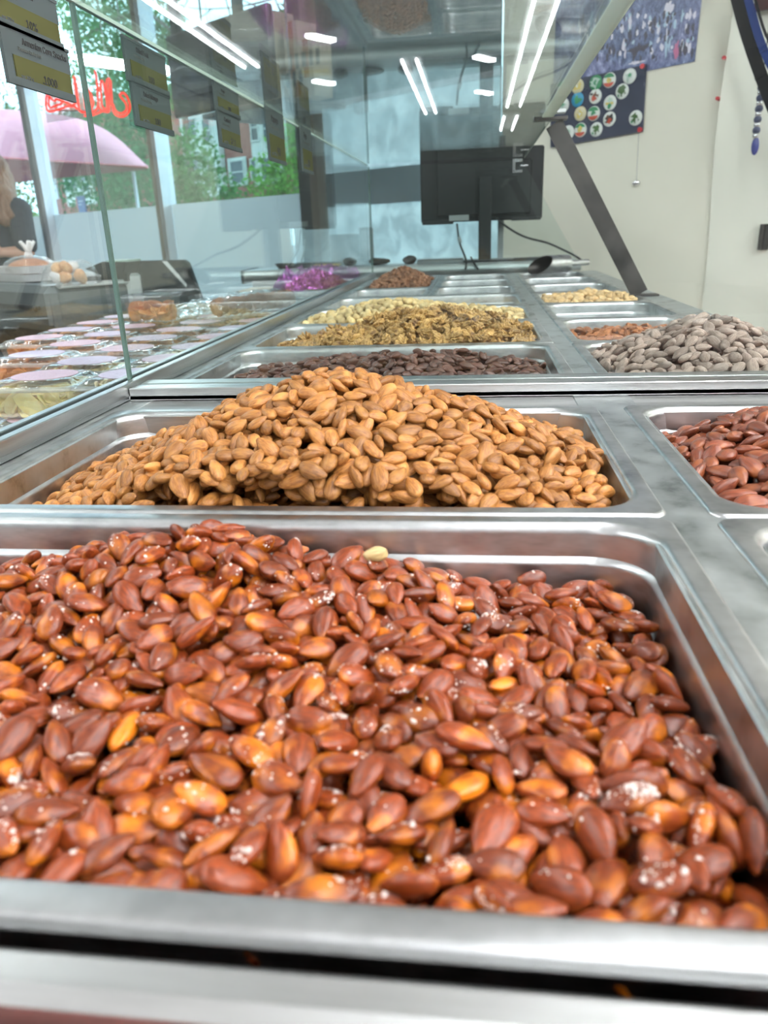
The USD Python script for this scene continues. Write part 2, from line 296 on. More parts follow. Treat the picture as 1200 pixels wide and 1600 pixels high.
grainy('bark', (0.10, 0.08, 0.06), (0.18, 0.15, 0.12), 14, 0.9, stretch=(1, 1, 0.2))
for nm, c in dict(leaf_bright=(0.17, 0.38, 0.07), leaf_mid=(0.09, 0.23, 0.07), leaf_blue=(0.07, 0.19, 0.09)).items():
    mat(nm, {'i': ('object_info', {}), 'h': ('hsv', {'hue': 0.5, 'saturation': 1.0, 'fac': 1.0, 'color': c}), 'v': ('map_range', {'to_min': 0.6, 'to_max': 1.4}), 'd': ('diffuse_bsdf', {}), 't': ('translucent_bsdf', {}), 'x': ('mix_closure', {'fac': 0.4})},
        [('i.random', 'v.value'), ('v.result', 'h.value'), ('h.color', 'd.color'), ('h.color', 't.color'), ('d.BSDF', 'x.closure1'), ('t.BSDF', 'x.closure2')], 'x.closure')
plain('counter_red', (0.16, 0.035, 0.025), 0.5)

# ------------------------------------------------------------------ the room
CEIL = 3.5
S_L, S_R, D_B = -9.5, 12.5, 18.5                    # the room's ends along the front wall, its depth
def slab(s0, s1, d0, d1, z0, z1, b=0.0): return to_world(box(s0, s1, -d1, -d0, z0, z1, b), 0, 0, 0)
struct('floor', slab(S_L, S_R, 0, D_B, -0.1, 0.0), 'shop_floor', 'beige shop floor below the counters', 'floor')
struct('ceiling', slab(S_L, S_R, 0, D_B, CEIL, CEIL + 0.1), 'ceiling_white', 'white shop ceiling above the lamps', 'ceiling')
S_W = on_wall(784, 200)[0]                         # where the cream wall begins
struct('wall_front', slab(S_W, S_R, -0.15, 0, 0, CEIL), 'cream_wall', 'cream wall behind the nut counter with a poster on it', 'wall')
struct('wall_right', slab(S_R, S_R + 0.15, 0, D_B, 0, CEIL), 'store_wall', 'plain cream side wall of the shop', 'wall')
struct('wall_left', slab(S_L - 0.15, S_L, 0, D_B, 0, CEIL), 'store_wall', 'plain cream far side wall of the shop', 'wall')
struct('wall_back', slab(S_L, S_R, D_B, D_B + 0.15, 0, CEIL), 'store_wall', 'plain cream wall at the back of the shop', 'wall')
SILL, HEAD = 0.55, 3.42
struct('wall_sill', slab(S_L, S_W, -0.15, 0, 0, SILL), 'store_wall', 'low wall under the shop windows', 'wall')
struct('wall_head', slab(S_L, S_W, -0.15, 0, HEAD, CEIL), 'store_wall', 'lintel above the shop windows', 'wall')

s1, s2, s3 = on_wall(72, 320)[0], on_wall(255, 300)[0], on_wall(491, 300)[0]
spans = [(S_L + 0.1, s1, 'leftmost'), (s1, s2, 'second'), (s2, s3, 'third'), (s3, S_W, 'last')]
film_z = on_wall(250, 321)[1]
for k, (a, b, w) in enumerate(spans):
    t = thing(f'window_{k + 1}', f'{["tall shop window behind the woman, leftmost in view", "tall shop window with the red neon sign hanging before it", "tall shop window looking onto trees and the brick house", "tall shop window covered by marbled white paper behind the monitor"][k]}', 'window', W((a + b) / 2, 0, SILL), kind='structure')
    obj('frame', [slab(a, b, -0.06, 0.0, SILL, SILL + 0.06), slab(a, b, -0.06, 0.0, HEAD - 0.06, HEAD)], 'aluminium', t)
    obj('pane', slab(a + 0.05, b - 0.05, -0.034, -0.028, SILL + 0.06, HEAD - 0.06), 'window_glass', t)
    if k < 3: obj('frosted_film', slab(a + 0.06, b - 0.06, -0.027, -0.022, SILL + 0.06, film_z), 'frosted_film', t)
    else:
        obj('paper_cover', slab(a + 0.09, b - 0.02, -0.026, -0.020, SILL + 0.06, on_wall(650, 128)[1]), 'marbled_paper', t); obj('roller_blind', slab(a + 0.09, b - 0.02, -0.020, -0.012, on_wall(650, 132)[1], HEAD), 'dark_blind', t); obj('blind_bar', slab(a + 0.09, b - 0.02, -0.024, -0.006, on_wall(650, 132)[1] - 0.03, on_wall(650, 132)[1], 0.003), 'aluminium', t)  # dark panel and bar above the paper are added, painting reflections in the case
        obj('grey_band', slab(a + 0.09, b - 0.02, -0.0195, -0.016, on_wall(600, 318)[1], on_wall(600, 262)[1]), 'grey_film', t)  # band paints the reflected counter body onto the window
def post(n, s, w, mats, label):
    t = thing(f'trim_{n}', label, 'window post', W(s, 0, SILL), kind='structure')
    a = s - w / 2
    for part, f0, f1, m in mats: obj(part, slab(a + w * f0, a + w * f1, -0.07, 0.05 if part != 'groove' else 0.03, SILL, HEAD, 0.003), m, t)
post(1, s1, 0.145, (('back_rail', 0, 0.45, 'aluminium'), ('groove', 0.45, 0.55, 'black_plastic'), ('front_rail', 0.55, 1, 'white_frame')), 'bright aluminium window post beside the woman')
post(2, s2, 0.105, (('back_rail', 0, 0.5, 'brown_frame'), ('front_rail', 0.5, 1, 'aluminium')), 'brown and silver window post right of the neon sign')
post(3, s3, 0.17, (('back_rail', 0, 0.6, 'dark_post'), ('front_rail', 0.6, 1, 'brown_frame')), 'dark window post beside the papered window')

# ------------------------------------------------------------------ ceiling lamps
def lamp(x, w, y0, y1, label, tubes=2):
    t = thing('ceiling_light', label, 'ceiling light', (x, (y0 + y1) / 2, 2.9))
    obj('housing', box(x - w / 2 - 0.05, x + w / 2 + 0.05, y0, y1, 2.93, 2.97, 0.005), 'fixture_white', t)
    for k in range(tubes):
        xx = x + (k - (tubes - 1) / 2) * w
        obj('tube', cyl((xx, y0 + 0.02, 2.9), (xx, y1 - 0.02, 2.9), 0.016, 12), 'tube_light', t, smooth=40)
    n = max(2, int((y1 - y0) / 2.5) + 1)
    for yy in np.linspace(y0 + 0.15, y1 - 0.15, n): obj('hanger', cyl((x, yy, 2.965), (x, yy, CEIL), 0.006, 6), 'fixture_white', t)
    return t
lamp(0.585, 0.21, -12.25, 1.3, 'long twin-tube ceiling light running above the nut counter')
lamp(0.585, 0.23, -15.5, -13.4, 'short twin-tube ceiling light farthest back above the counter line')
lamp(-0.785, 0.17, -12.5, -8.1, 'twin-tube ceiling light mirrored in the glass above the monitor')
lamp(-2.60, 0.16, -7.95, -5.0, 'twin-tube ceiling light mirrored in the glass over the dark panel')
lamp(-2.60, 0.16, -2.6, 3.2, 'added twin-tube ceiling light above the checkout, out of view')  # unseen fixture added for more light from above
lamp(2.5, 0.16, -3.6, 1.75, 'added triple-tube fill light out of view, brightening the cream wall', 3)  # fixture added out of view to brighten the cream wall
lamp(3.7, 0.16, -3.5, 1.0, 'second added triple-tube fill light, farther right near the cream wall', 3)  # another unseen fixture, put in for more light on the wall
def panel_lamp(x, y, label):
    t = thing('lamp_panel', label, 'ceiling light', (x, y, 2.9))
    d = np.array([math.sin(math.radians(35)), -math.cos(math.radians(35)), 0]); p = np.array([x, y, 2.9])
    obj('diffuser', bar(p - d * 0.17, p + d * 0.17, 0.09, 0.03), 'tube_light', t)
    obj('housing', bar(p - d * 0.19 + [0, 0, 0.03], p + d * 0.19 + [0, 0, 0.03], 0.12, 0.03), 'fixture_white', t)
    obj('hanger', cyl((x, y, 2.94), (x, y, CEIL), 0.006, 6), 'fixture_white', t)
panel_lamp(0.07, -8.3, 'small slot lamp mirrored high in the glass over the monitor')
panel_lamp(0.09, -10.7, 'small slot lamp mirrored low in the glass over the monitor')
panel_lamp(-1.56, -6.8, 'small slot lamp mirrored near the tree trunk')
panel_lamp(-1.98, -9.15, 'small slot lamp mirrored beside the cartons')

# ------------------------------------------------------------------ the nut counter
XL, XR = -0.404, 0.126            # full-width trays
X2, X3 = 0.152, 0.417             # half-width trays to the right
ROW = [0.1465, 0.474, 0.934, 1.260, 1.586, 1.912, 2.238, 2.565, 2.892]   # near edges
TD = 0.325
RAIL_Y = (0.858, 0.918)
YEND = 3.235
ct = thing('nut_counter', 'long stainless steel counter that holds the trays of nuts', 'counter', (0, 1.7, 0))
zt = Z0 - 0.002
strips = lambda x0, x1, y0, y1, z0=-0.03, z1=-0.002: box(x0, x1, y0, y1, Z0 + z0, Z0 + z1, 0.001)
obj('deck_strip', strips(0.108, 0.17, 0.148, YEND), 'deck_steel', ct)
obj('deck_strip', strips(-0.47, -0.386, 0.148, YEND), 'deck_steel', ct)
obj('deck_strip', strips(0.399, 0.475, 0.148, YEND), 'deck_steel', ct)
for y in (ROW[0] + TD + 0.005, 0.5 * (ROW[2] + TD + ROW[3]), 0.5 * (ROW[3] + TD + ROW[4]), 0.5 * (ROW[4] + TD + ROW[5]), 0.5 * (ROW[5] + TD + ROW[6]), 0.5 * (ROW[6] + TD + ROW[7]), 0.5 * (ROW[7] + TD + ROW[8])):
    obj('cross_bar', strips(-0.47, 0.475, y - 0.016, y + 0.016, -0.03, -0.003), 'deck_steel', ct)
obj('cross_bar', strips(-0.47, 0.475, 0.78, 0.95, -0.03, -0.003), 'frame_steel', ct)
obj('deck_strip', strips(-0.139 - 0.02, -0.139 + 0.02, ROW[6], YEND, -0.03, -0.0025), 'deck_steel', ct)
obj('cross_bar', strips(-0.47, 0.475, YEND - 0.03, YEND + 0.03, -0.03, -0.003), 'frame_steel', ct)
obj('front_edge', box(-0.60, 0.60, 0.1275, 0.1440, Z0 - 0.040, Z0 - 0.0050, 0.004), 'frame_steel', ct)
obj('body', [box(-0.455, 0.458, 0.15, YEND + 0.03, 0.08, Z0 - 0.15), box(-0.44, 0.44, 0.17, YEND, 0, 0.08)], 'counter_red', ct)
obj('side_panel', [box(-0.475, -0.455, 0.145, YEND + 0.03, Z0 - 0.15, Z0 - 0.03)], 'frame_steel', ct)
obj('side_panel', [box(0.458, 0.478, 0.145, YEND + 0.03, Z0 - 0.15, Z0 - 0.03)], 'frame_steel', ct)
obj('front_panel', box(-0.60, 0.60, 0.110, 0.1265, 0.06, Z0 - 0.016, 0.002), 'counter_red', ct)

def tray_mesh(w, d, depth=0.065):
    """a rolled-rim steel pan in its own axes: centre of the opening at the origin, rim at z = 0"""
    L = []
    def ring(inset, z, r): L.append(at_z(rrect(-w / 2 + inset, w / 2 - inset, -d / 2 + inset, d / 2 - inset, r, 10), z))
    ring(0.0015, -0.0075, 0.010); ring(0.0, -0.005, 0.011); ring(0.0002, -0.0022, 0.011); ring(0.0014, -0.0006, 0.011); ring(0.003, 0.0, 0.012)
    ring(0.0115, 0.0, 0.032); ring(0.0133, -0.0006, 0.036); ring(0.0152, -0.003, 0.038); ring(0.0162, -0.007, 0.038)
    ring(0.0172, -0.022, 0.037); ring(0.0196, -0.0242, 0.035); ring(0.0206, -0.027, 0.034)
    ring(0.0222, -depth + 0.013, 0.032); ring(0.0255, -depth + 0.0045, 0.030); ring(0.032, -depth + 0.001, 0.026); ring(0.042, -depth, 0.020)
    inner = loft(L, cap_last=True)
    inner.invert() if inner.face_normals[-1][2] < 0 else None
    t = 0.0012
    under = [l.copy() for l in L[4:]]
    for l in under: l[:, 2] -= t; 
    o = loft([L[0]] + under, cap_last=True)
    if o.face_normals[-1][2] > 0: o.invert()
    return trimesh.util.concatenate([inner, o])
TRAYS = {}
def tray(x0, x1, y0, label, depth=0.065):
    w = x1 - x0; key = (round(w, 3), depth)
    loc = ((x0 + x1) / 2, y0 + TD / 2, Z0 + 0.0005)
    if key in TRAYS:
        return dup(TRAYS[key], loc, 0, label)
    o = thing('steel_tray', label, 'tray', loc, world=False)
    obj('pan', tray_mesh(w, TD, depth), 'tray_steel', o, smooth=35)
    TRAYS[key] = o
    return o
X = (XL, XR); H2 = (X2, X3); HL = (XL, -0.141); HM = (-0.137, XR)
tray(*X, ROW[0], 'front stainless steel tray full of salted red-brown almonds')
tray(*X, ROW[1], 'stainless steel tray heaped with light brown raw almonds')
tray(*X, ROW[2], 'stainless steel tray of dark cocoa-brown almonds just behind the glass')
tray(*X, ROW[3], 'stainless steel tray heaped with walnut halves')
tray(*X, ROW[4], 'stainless steel tray of cream-coloured nuts behind the walnuts')
tray(*X, ROW[5], 'stainless steel tray with yellow corn behind the cream-coloured nuts')
tray(*H2, ROW[0], 'half-size steel tray at the right edge beside the front tray')
tray(*H2, ROW[1], 'half-size steel tray of dark red roasted almonds at the right edge')
tray(*H2, ROW[2], 'half-size steel tray heaped with grey dusted almonds')
tray(*H2, ROW[3], 'half-size steel tray of pecans behind the grey almonds')
tray(*H2, ROW[4], 'empty half-size steel tray between the pecans and the pistachios')
tray(*H2, ROW[5], 'half-size steel tray of pistachios in their shells by the slanted bracket')
tray(*H2, ROW[6], 'empty half-size steel tray just behind the pistachios')
tray(*H2, ROW[7], 'empty half-size steel tray in front of the one with the scoop')
tray(*H2, ROW[8] - 0.005, 'half-size steel tray with the steel scoop lying on it')
tray(*HL, ROW[6], 'empty half-size steel tray in front of the brown hazelnut heap')
tray(*HL, ROW[7], 'half-size steel tray under the near side of the brown hazelnut heap')
tray(*HL, ROW[8] - 0.005, 'half-size steel tray under the far side of the brown hazelnut heap')
tray(*HM, ROW[6], 'empty half-size middle steel tray, nearest of the three before the monitor')
tray(*HM, ROW[7], 'empty half-size middle steel tray, second of the three before the monitor')
tray(*HM, ROW[8] - 0.005, 'empty half-size middle steel tray, farthest of the three before the monitor')

# ------------------------------------------------------------------ the glass case: rails, panes, bracket and clip are its parts
TOP = 0.42; GX = -0.4315; GT = 0.006; SLX, STX = 0.435, 0.18; BRK = 2.06
gc = thing('glass_case', 'clear glass case with steel rails standing over the farther nut trays', 'glass case', (0, 1.7, Z0))
def sub(name, mesh, m, parent, smooth=30):
    return obj(name, mesh, m, parent, smooth)
obj('side_rail', [box(-0.446, -0.436, 0.10, YEND + 0.03, Z0 - 0.001, Z0 + 0.018, 0.001), box(-0.427, -0.416, 0.10, YEND + 0.03, Z0 - 0.001, Z0 + 0.018, 0.001), box(-0.4465, -0.4155, 0.10, YEND + 0.03, Z0 - 0.001, Z0 + 0.004)], 'rail_steel', gc)
obj('cross_rail', [box(-0.4155, 0.478, RAIL_Y[0], 0.884, Z0 - 0.002, Z0 + 0.0125, 0.001), box(-0.4155, 0.478, 0.893, RAIL_Y[1], Z0 - 0.002, Z0 + 0.012, 0.001), box(-0.4155, 0.478, RAIL_Y[0], RAIL_Y[1], Z0 - 0.002, Z0 + 0.003)], 'frame_steel', gc)
lp = obj('side_pane', box(GX - GT / 2, GX + GT / 2, 0.33, YEND, Z0 + 0.006, Z0 + TOP), 'case_glass', gc, smooth=False)
sub('edge', box(GX - GT / 2, GX + GT / 2, 0.33, YEND, Z0 + TOP, Z0 + TOP + 0.002), 'glass_edge_pale', lp, False)
def end_pane(name, y, x_low=SLX - 0.012, x_top=STX - 0.008):
    poly = Polygon([(GX + GT / 2 + 0.0045, 0.004), (x_low, 0.004), (x_top, TOP - 0.004), (GX + GT / 2 + 0.0045, TOP - 0.004)])
    g = prism(poly, GT); g.apply_transform(np.array([[1, 0, 0, 0], [0, 0, -1, y + GT / 2], [0, 1, 0, Z0], [0, 0, 0, 1.0]]))
    t = obj(name, g, 'case_glass', gc, smooth=False)
    sub('edge', box(GX + GT / 2 + 0.0005, GX + GT / 2 + 0.0045, y - GT / 2, y + GT / 2, Z0 + 0.006, Z0 + TOP - 0.004), 'glass_edge', t, False)
end_pane('cross_pane', 0.8885, 0.472, 0.472); end_pane('end_pane', YEND)
tp = obj('top_pane', box(GX - 0.003, STX, 0.885, YEND + 0.004, Z0 + TOP + 0.002, Z0 + TOP + 0.008), 'case_glass', gc, smooth=False)
sub('edge', box(STX, STX + 0.0025, 0.885, YEND + 0.004, Z0 + TOP + 0.002, Z0 + TOP + 0.008), 'glass_edge_pale', tp, False)
sub('edge', box(GX - 0.0055, GX - 0.003, 0.885, YEND + 0.004, Z0 + TOP + 0.002, Z0 + TOP + 0.008), 'glass_edge_pale', tp, False)
sub('edge_strip', box(STX - 0.026, STX, 0.885, BRK - 0.006, Z0 + TOP - 0.0005, Z0 + TOP + 0.0018), 'edge_film', tp, False)  # strip added to imitate a pale reflected band and cover the mirrored bracket
bx0, bx1 = np.array([0.418, BRK + 0.012, Z0 + 0.003]), np.array([STX + 0.004, BRK + 0.012, Z0 + TOP - 0.013])
bk = obj('slanted_bracket', bar(bx0, bx1, 0.004, 0.042, up=(0.85, 0, 0.5)), 'dark_steel', gc); tag(bk, 'dark flat metal bracket leaning from the counter edge to the glass top')
sub('foot_plate', box(0.375, 0.462, BRK - 0.012, BRK + 0.03, Z0 - 0.002, Z0 + 0.003, 0.0008), 'dark_steel', bk)
sub('clip_plate', box(0.135, 0.215, BRK - 0.005, BRK + 0.03, Z0 + TOP - 0.006, Z0 + TOP + 0.0015, 0.0006), 'dark_steel', bk)
sub('clip_block', [box(0.15, 0.166, BRK, BRK + 0.025, Z0 + TOP + 0.0085, Z0 + TOP + 0.018, 0.001), box(0.185, 0.21, BRK, BRK + 0.025, Z0 + TOP + 0.0085, Z0 + TOP + 0.018, 0.001)], 'frame_steel', bk)
fc = obj('pane_clip', [box(0.135, 0.172, YEND - 0.018, YEND - 0.006, Z0 + TOP - 0.012, Z0 + TOP - 0.002, 0.001), box(0.135, 0.145, YEND - 0.018, YEND - 0.006, Z0 + TOP - 0.045, Z0 + TOP - 0.01, 0.001), box(0.135, 0.172, YEND - 0.018, YEND - 0.006, Z0 + TOP - 0.05, Z0 + TOP - 0.04, 0.001)], 'chrome', gc)
sub('screw', cyl((0.165, YEND - 0.012, Z0 + TOP - 0.026), (0.195, YEND - 0.012, Z0 + TOP - 0.026), 0.003), 'chrome', fc)

# ------------------------------------------------------------------ nuts
def ico(n): t = trimesh.creation.icosphere(subdivisions=n, radius=1.0); return np.array(t.vertices), np.array(t.faces)
def fb(v, s, seed, o=3): return meshkit.fbm(np.asarray(v) * s + 31.7 + seed * 5.3, o, seed) - 0.5
def almond(seed, L, Wd, T, sub=3):
    v, f = ico(sub); r = np.random.default_rng(seed); x = v[:, 0]
    wid = np.sqrt(np.maximum(1 - x ** 2, 0)) ** 0.90 * (1 - 0.17 * x - 0.10 * x ** 2) / np.maximum(np.sqrt(np.maximum(1 - x ** 2, 1e-9)), 1e-4)
    wid = np.clip(wid, 0.3, 1.9); bend = r.uniform(-0.10, 0.10); dent = fb(v, 2.0, seed, 2)
    o = np.column_stack([x * L / 2 * (1 + 0.06 * (x > 0.9)), v[:, 1] * Wd / 2 * wid + bend * Wd * (x ** 2), v[:, 2] * T / 2 * np.clip(wid, 0.3, 1.5)]) * (1 + 0.11 * dent)[:, None]
    g = fb(np.column_stack([x * 0.6, v[:, 1] * 5, v[:, 2] * 5]), 1.7, seed + 9, 2)
    o[:, 1:] *= (1 + 0.07 * g)[:, None]
    return trimesh.Trimesh(o, f, process=False)
def walnut(seed, D):
    v, f = ico(4); r = np.random.default_rng(seed); k = r.uniform(0, 6.28, 4)
    folds = np.sin(7.5 * v[:, 0] + 3.0 * np.sin(3 * v[:, 1] + k[0]) + k[1]) * np.sin(6.0 * v[:, 2] + 2.0 * np.sin(4 * v[:, 0] + k[2]) + k[3])
    rad = 0.82 + 0.13 * folds + 0.7 * fb(v, 1.5, seed, 1)
    groove = 0.34 * np.exp(-((v[:, 1] + 0.15 * np.sin(3 * v[:, 0])) / 0.15) ** 2)
    o = v * (rad - groove)[:, None]; low = o[:, 2] < 0; o[low, 2] *= 0.4; o[:, 2] += 0.25 * o[:, 0] ** 2
    return trimesh.Trimesh(o * np.array([D / 2 * 1.1, D / 2 * 0.85, D / 2 * 0.7]), f, process=False)
def pistachio(seed, L):
    v, f = ico(3); x = v[:, 0]
    o = np.column_stack([x * L / 2, v[:, 1] * L * 0.36 * (1 - 0.12 * x), v[:, 2] * L * 0.33 * (1 - 0.12 * x)])
    slit = 0.24 * np.exp(-(v[:, 1] / 0.16) ** 2) * (v[:, 2] > 0) * np.clip(x + 0.7, 0, 1); o *= (1 - slit)[:, None]
    return trimesh.Trimesh(o * (1 + 0.1 * fb(v, 1.6, seed, 2))[:, None], f, process=False)
def roundnut(seed, L, a=0.8, sub=2):
    v, f = ico(sub); o = v * np.array([L / 2, L / 2 * a, L / 2 * a]) * (1 + 0.22 * fb(v, 1.8, seed, 2))[:, None]
    return trimesh.Trimesh(o, f, process=False)
def pecan(seed, L):
    v, f = ico(3); x = v[:, 0]; ang = np.arctan2(v[:, 1], v[:, 2])
    ridg = 1 + 0.13 * np.cos(5 * ang) * np.sqrt(np.maximum(1 - x ** 2, 0)) + 0.2 * fb(v, 3, seed, 2)
    groove = 1 - 0.35 * np.exp(-(v[:, 1] / 0.15) ** 2) * (v[:, 2] > 0)
    return trimesh.Trimesh(np.column_stack([x * L / 2, v[:, 1] * L * 0.27 * ridg, v[:, 2] * L * 0.17 * ridg * groove]), f, process=False)

def tray_floor(x0, x1, y0, depth=0.065, res=0.002):
    """the height map of a tray's inside (deck level 0); outside its walls the rim"""
    nx, ny = int((x1 - x0) / res), int(TD / res); xs, ys = x0 + (np.arange(nx) + 0.5) * res, y0 + (np.arange(ny) + 0.5) * res
    gx, gy = np.meshgrid(xs, ys, indexing='ij'); r = 0.040
    dx = np.maximum(np.abs(gx - (x0 + x1) / 2) - ((x1 - x0) / 2 - 0.015 - r), 0); dy = np.maximum(np.abs(gy - (y0 + TD / 2)) - (TD / 2 - 0.015 - r), 0)
    inset = r - np.where((dx > 0) & (dy > 0), np.hypot(dx, dy), np.maximum(dx, dy))
    H = np.interp(inset, [-1, 0, 0.002, 0.004, 0.008, 0.02], [0.002, 0.001, -0.006, -0.022, -depth + 0.012, -depth + 0.002])
    return gx, gy, inset, H
def pour(gx, gy, inset, H, target, dims, seed, sink=0.0022, tilt=0.5, size=(0.9, 1.1), margin=0.011, most=4000, tol=0.004, tries=4, spread=0.35, lift=0.0045):
    """drops ellipsoids of half axes dims one by one until the heap meets the target heights; returns [(position, rotation, scale)], and how much of each stays uncovered"""
    rng = np.random.default_rng(seed); res = gx[1, 0] - gx[0, 0]; H = H.copy(); Tg = target(gx, gy); ok = inset > margin
    cells = np.argwhere(ok); x0, y0 = gx[0, 0], gy[0, 0]; out, foot = [], []; nx, ny = H.shape
    idle = 0
    while len(out) < most and idle < 60:
        c = cells[rng.integers(0, len(cells), 24)]; D = Tg[c[:, 0], c[:, 1]] - H[c[:, 0], c[:, 1]]; b = int(np.argmax(D))
        if D[b] < tol: idle += 1; continue
        i, j = c[b]; best = None
        k = 5; i0, i1, j0, j1 = max(i - k, 0), min(i + k, nx - 1), max(j - k, 0), min(j + k, ny - 1)
        sx, sy = np.clip((Tg[i1, j] - Tg[i0, j]) / ((i1 - i0) * res), -1, 1), np.clip((Tg[i, j1] - Tg[i, j0]) / ((j1 - j0) * res), -1, 1)
        for _ in range(tries):
            sc = rng.uniform(*size); a = np.array(dims) * sc
            n = np.array([-sx + rng.normal() * spread, -sy + rng.normal() * spread, 1]); n /= np.linalg.norm(n)
            t = rng.uniform(0, 2 * np.pi); d = np.array([math.cos(t), math.sin(t), rng.normal() * tilt * 0.5]); u = d - n * (d @ n); u /= np.linalg.norm(u); v = np.cross(n, u)
            if rng.random() < 0.16: n, v = v, -n                     # some lie on their narrow side
            R = np.column_stack([u, v, n]); A = R @ np.diag(1 / a ** 2) @ R.T
            px, py = x0 + (i + rng.uniform(-1.5, 1.5)) * res, y0 + (j + rng.uniform(-1.5, 1.5)) * res
            w = int(a[0] / res) + 1; I0, I1, J0, J1 = max(i - w, 0), min(i + w + 1, nx), max(j - w, 0), min(j + w + 1, ny)
            X, Yv = gx[I0:I1, J0:J1] - px, gy[I0:I1, J0:J1] - py
            bq = (A[0, 2] * X + A[1, 2] * Yv) / A[2, 2]; cq = (A[0, 0] * X * X + 2 * A[0, 1] * X * Yv + A[1, 1] * Yv * Yv - 1) / A[2, 2]
            disc = bq * bq - cq; m = disc > 0
            if not m.any(): continue
            s = np.sqrt(np.where(m, disc, 0)); z = np.max(np.where(m, H[I0:I1, J0:J1] + bq + s, -9)) 
            if z + 0.55 * a[2] > Tg[i, j] + lift: continue
            if best is None or z + 0.3 * a[2] < best[0]: best = (z, I0, I1, J0, J1, np.where(m, -bq + s, -9), m, px, py, R, sc)
        if best is None: idle += 0.34; continue
        z, I0, I1, J0, J1, top, m, px, py, R, sc = best; z -= sink
        H[I0:I1, J0:J1] = np.maximum(H[I0:I1, J0:J1], z + top); idle = 0
        out.append((np.array([px, py, z + Z0]), R, sc)); foot.append((I0, I1, J0, J1, z + top, m))
    seen = np.array([np.mean(H[a:b, c:d][m] <= t[m] + 0.0015) for a, b, c, d, t, m in foot]) if foot else np.zeros(0)
    return out, seen, H
def quat(R):
    q = trimesh.transformations.quaternion_from_matrix(np.vstack([np.hstack([R, [[0], [0], [0]]]), [0, 0, 0, 1]])); return [float(x) for x in q]
def scatter(name, parts, items, label=None, cat=None, m=None, parent=None, group=None, which=None):
    """one PointInstancer (stuff): parts = meshes, items = [(position, rotation, scale)]"""
    pp = path_of(parent); pi = UsdGeom.PointInstancer.Define(stage, pp + '/' + numbered(pp, name)); o = pi.GetPrim(); tag(o, label, cat, group, 'stuff')
    for k, g in enumerate(parts):
        pr = usdkit.mesh(stage, f'{pi.GetPath()}/piece_{k:03d}', g, LOOK[m if isinstance(m, str) else m[k]], smooth=True); pi.CreatePrototypesRel().AddTarget(pr.GetPath())
    pi.CreatePositionsAttr(Vt.Vec3fArray([Gf.Vec3f(*map(float, i[0])) for i in items]))
    pi.CreateOrientationsAttr(Vt.QuathArray([Gf.Quath(*quat(i[1])) for i in items]))
    pi.CreateScalesAttr(Vt.Vec3fArray([Gf.Vec3f(*([float(i[2])] * 3 if np.ndim(i[2]) == 0 else map(float, i[2]))) for i in items]))
    pi.CreateProtoIndicesAttr(Vt.IntArray([int(w) for w in (which if which is not None else np.arange(len(items)) % len(parts))]))
    return o
def heap(name, part, parts, m, items, seen, label, rest, cat, group, most=300, least=0.12, px=9):
    """the most visible nuts one by one, each an object; those underneath and behind them as one piece of stuff"""
    cand = []
    for k, (p, R, s) in enumerate(items):
        a, b = project(p)
        if seen[k] > least and -40 < a < 1240 and -40 < b < 1640: cand.append((np.linalg.norm(p - CAM) / (0.4 + 0.6 * min(seen[k] * 2, 1)), k))
    cand = [k for _, k in sorted(cand)[:most]]; single = set(cand); first = {}
    for k in cand:
        p, R, s = items[k]; v = k % len(parts)
        x = UsdGeom.Xform.Define(stage, '/World/' + numbered('/World', name)); o = x.GetPrim()
        if v in first: o.GetReferences().AddInternalReference(first[v].GetPath()); o.SetInstanceable(True)
        x.ClearXformOpOrder(); x.AddTranslateOp().Set(Gf.Vec3d(*map(float, p))); x.AddOrientOp().Set(Gf.Quatf(*quat(R))); x.AddScaleOp().Set(Gf.Vec3f(s, s, s))
        tag(o, label(k) if callable(label) else label, cat, group)
        if v not in first:
            usdkit.mesh(stage, f'{o.GetPath()}/{part}', parts[v], LOOK[m], smooth=True); first[v] = o
    others = [k for k in range(len(items)) if k not in single]
    if others: scatter(name + '_heap', parts, [items[k] for k in others], rest, cat, m, which=[k % len(parts) for k in others])
def bumps(gx, gy, seed, s=22.0, a=0.006): return a * 2 * (meshkit.fbm(np.stack([gx * s, gy * s, np.zeros_like(gx)], -1) + 50, 2, seed) - 0.5)

# 1 the front tray
g = tray_floor(*X, ROW[0])
def t1(x, y): return -0.031 + 0.012 * np.exp(-((y - 0.20) / 0.12) ** 2) + 0.034 * np.exp(-((x + 0.18) / 0.115) ** 2 - ((y - 0.41) / 0.09) ** 2) - 0.006 * np.clip((x - 0.02) / 0.08, 0, 1) + bumps(x, y, 3, 30, 0.008)
it, seen, H = pour(*g, t1, (0.0118, 0.0066, 0.0042), 11, size=(0.80, 1.08), spread=0.5, margin=0.016)
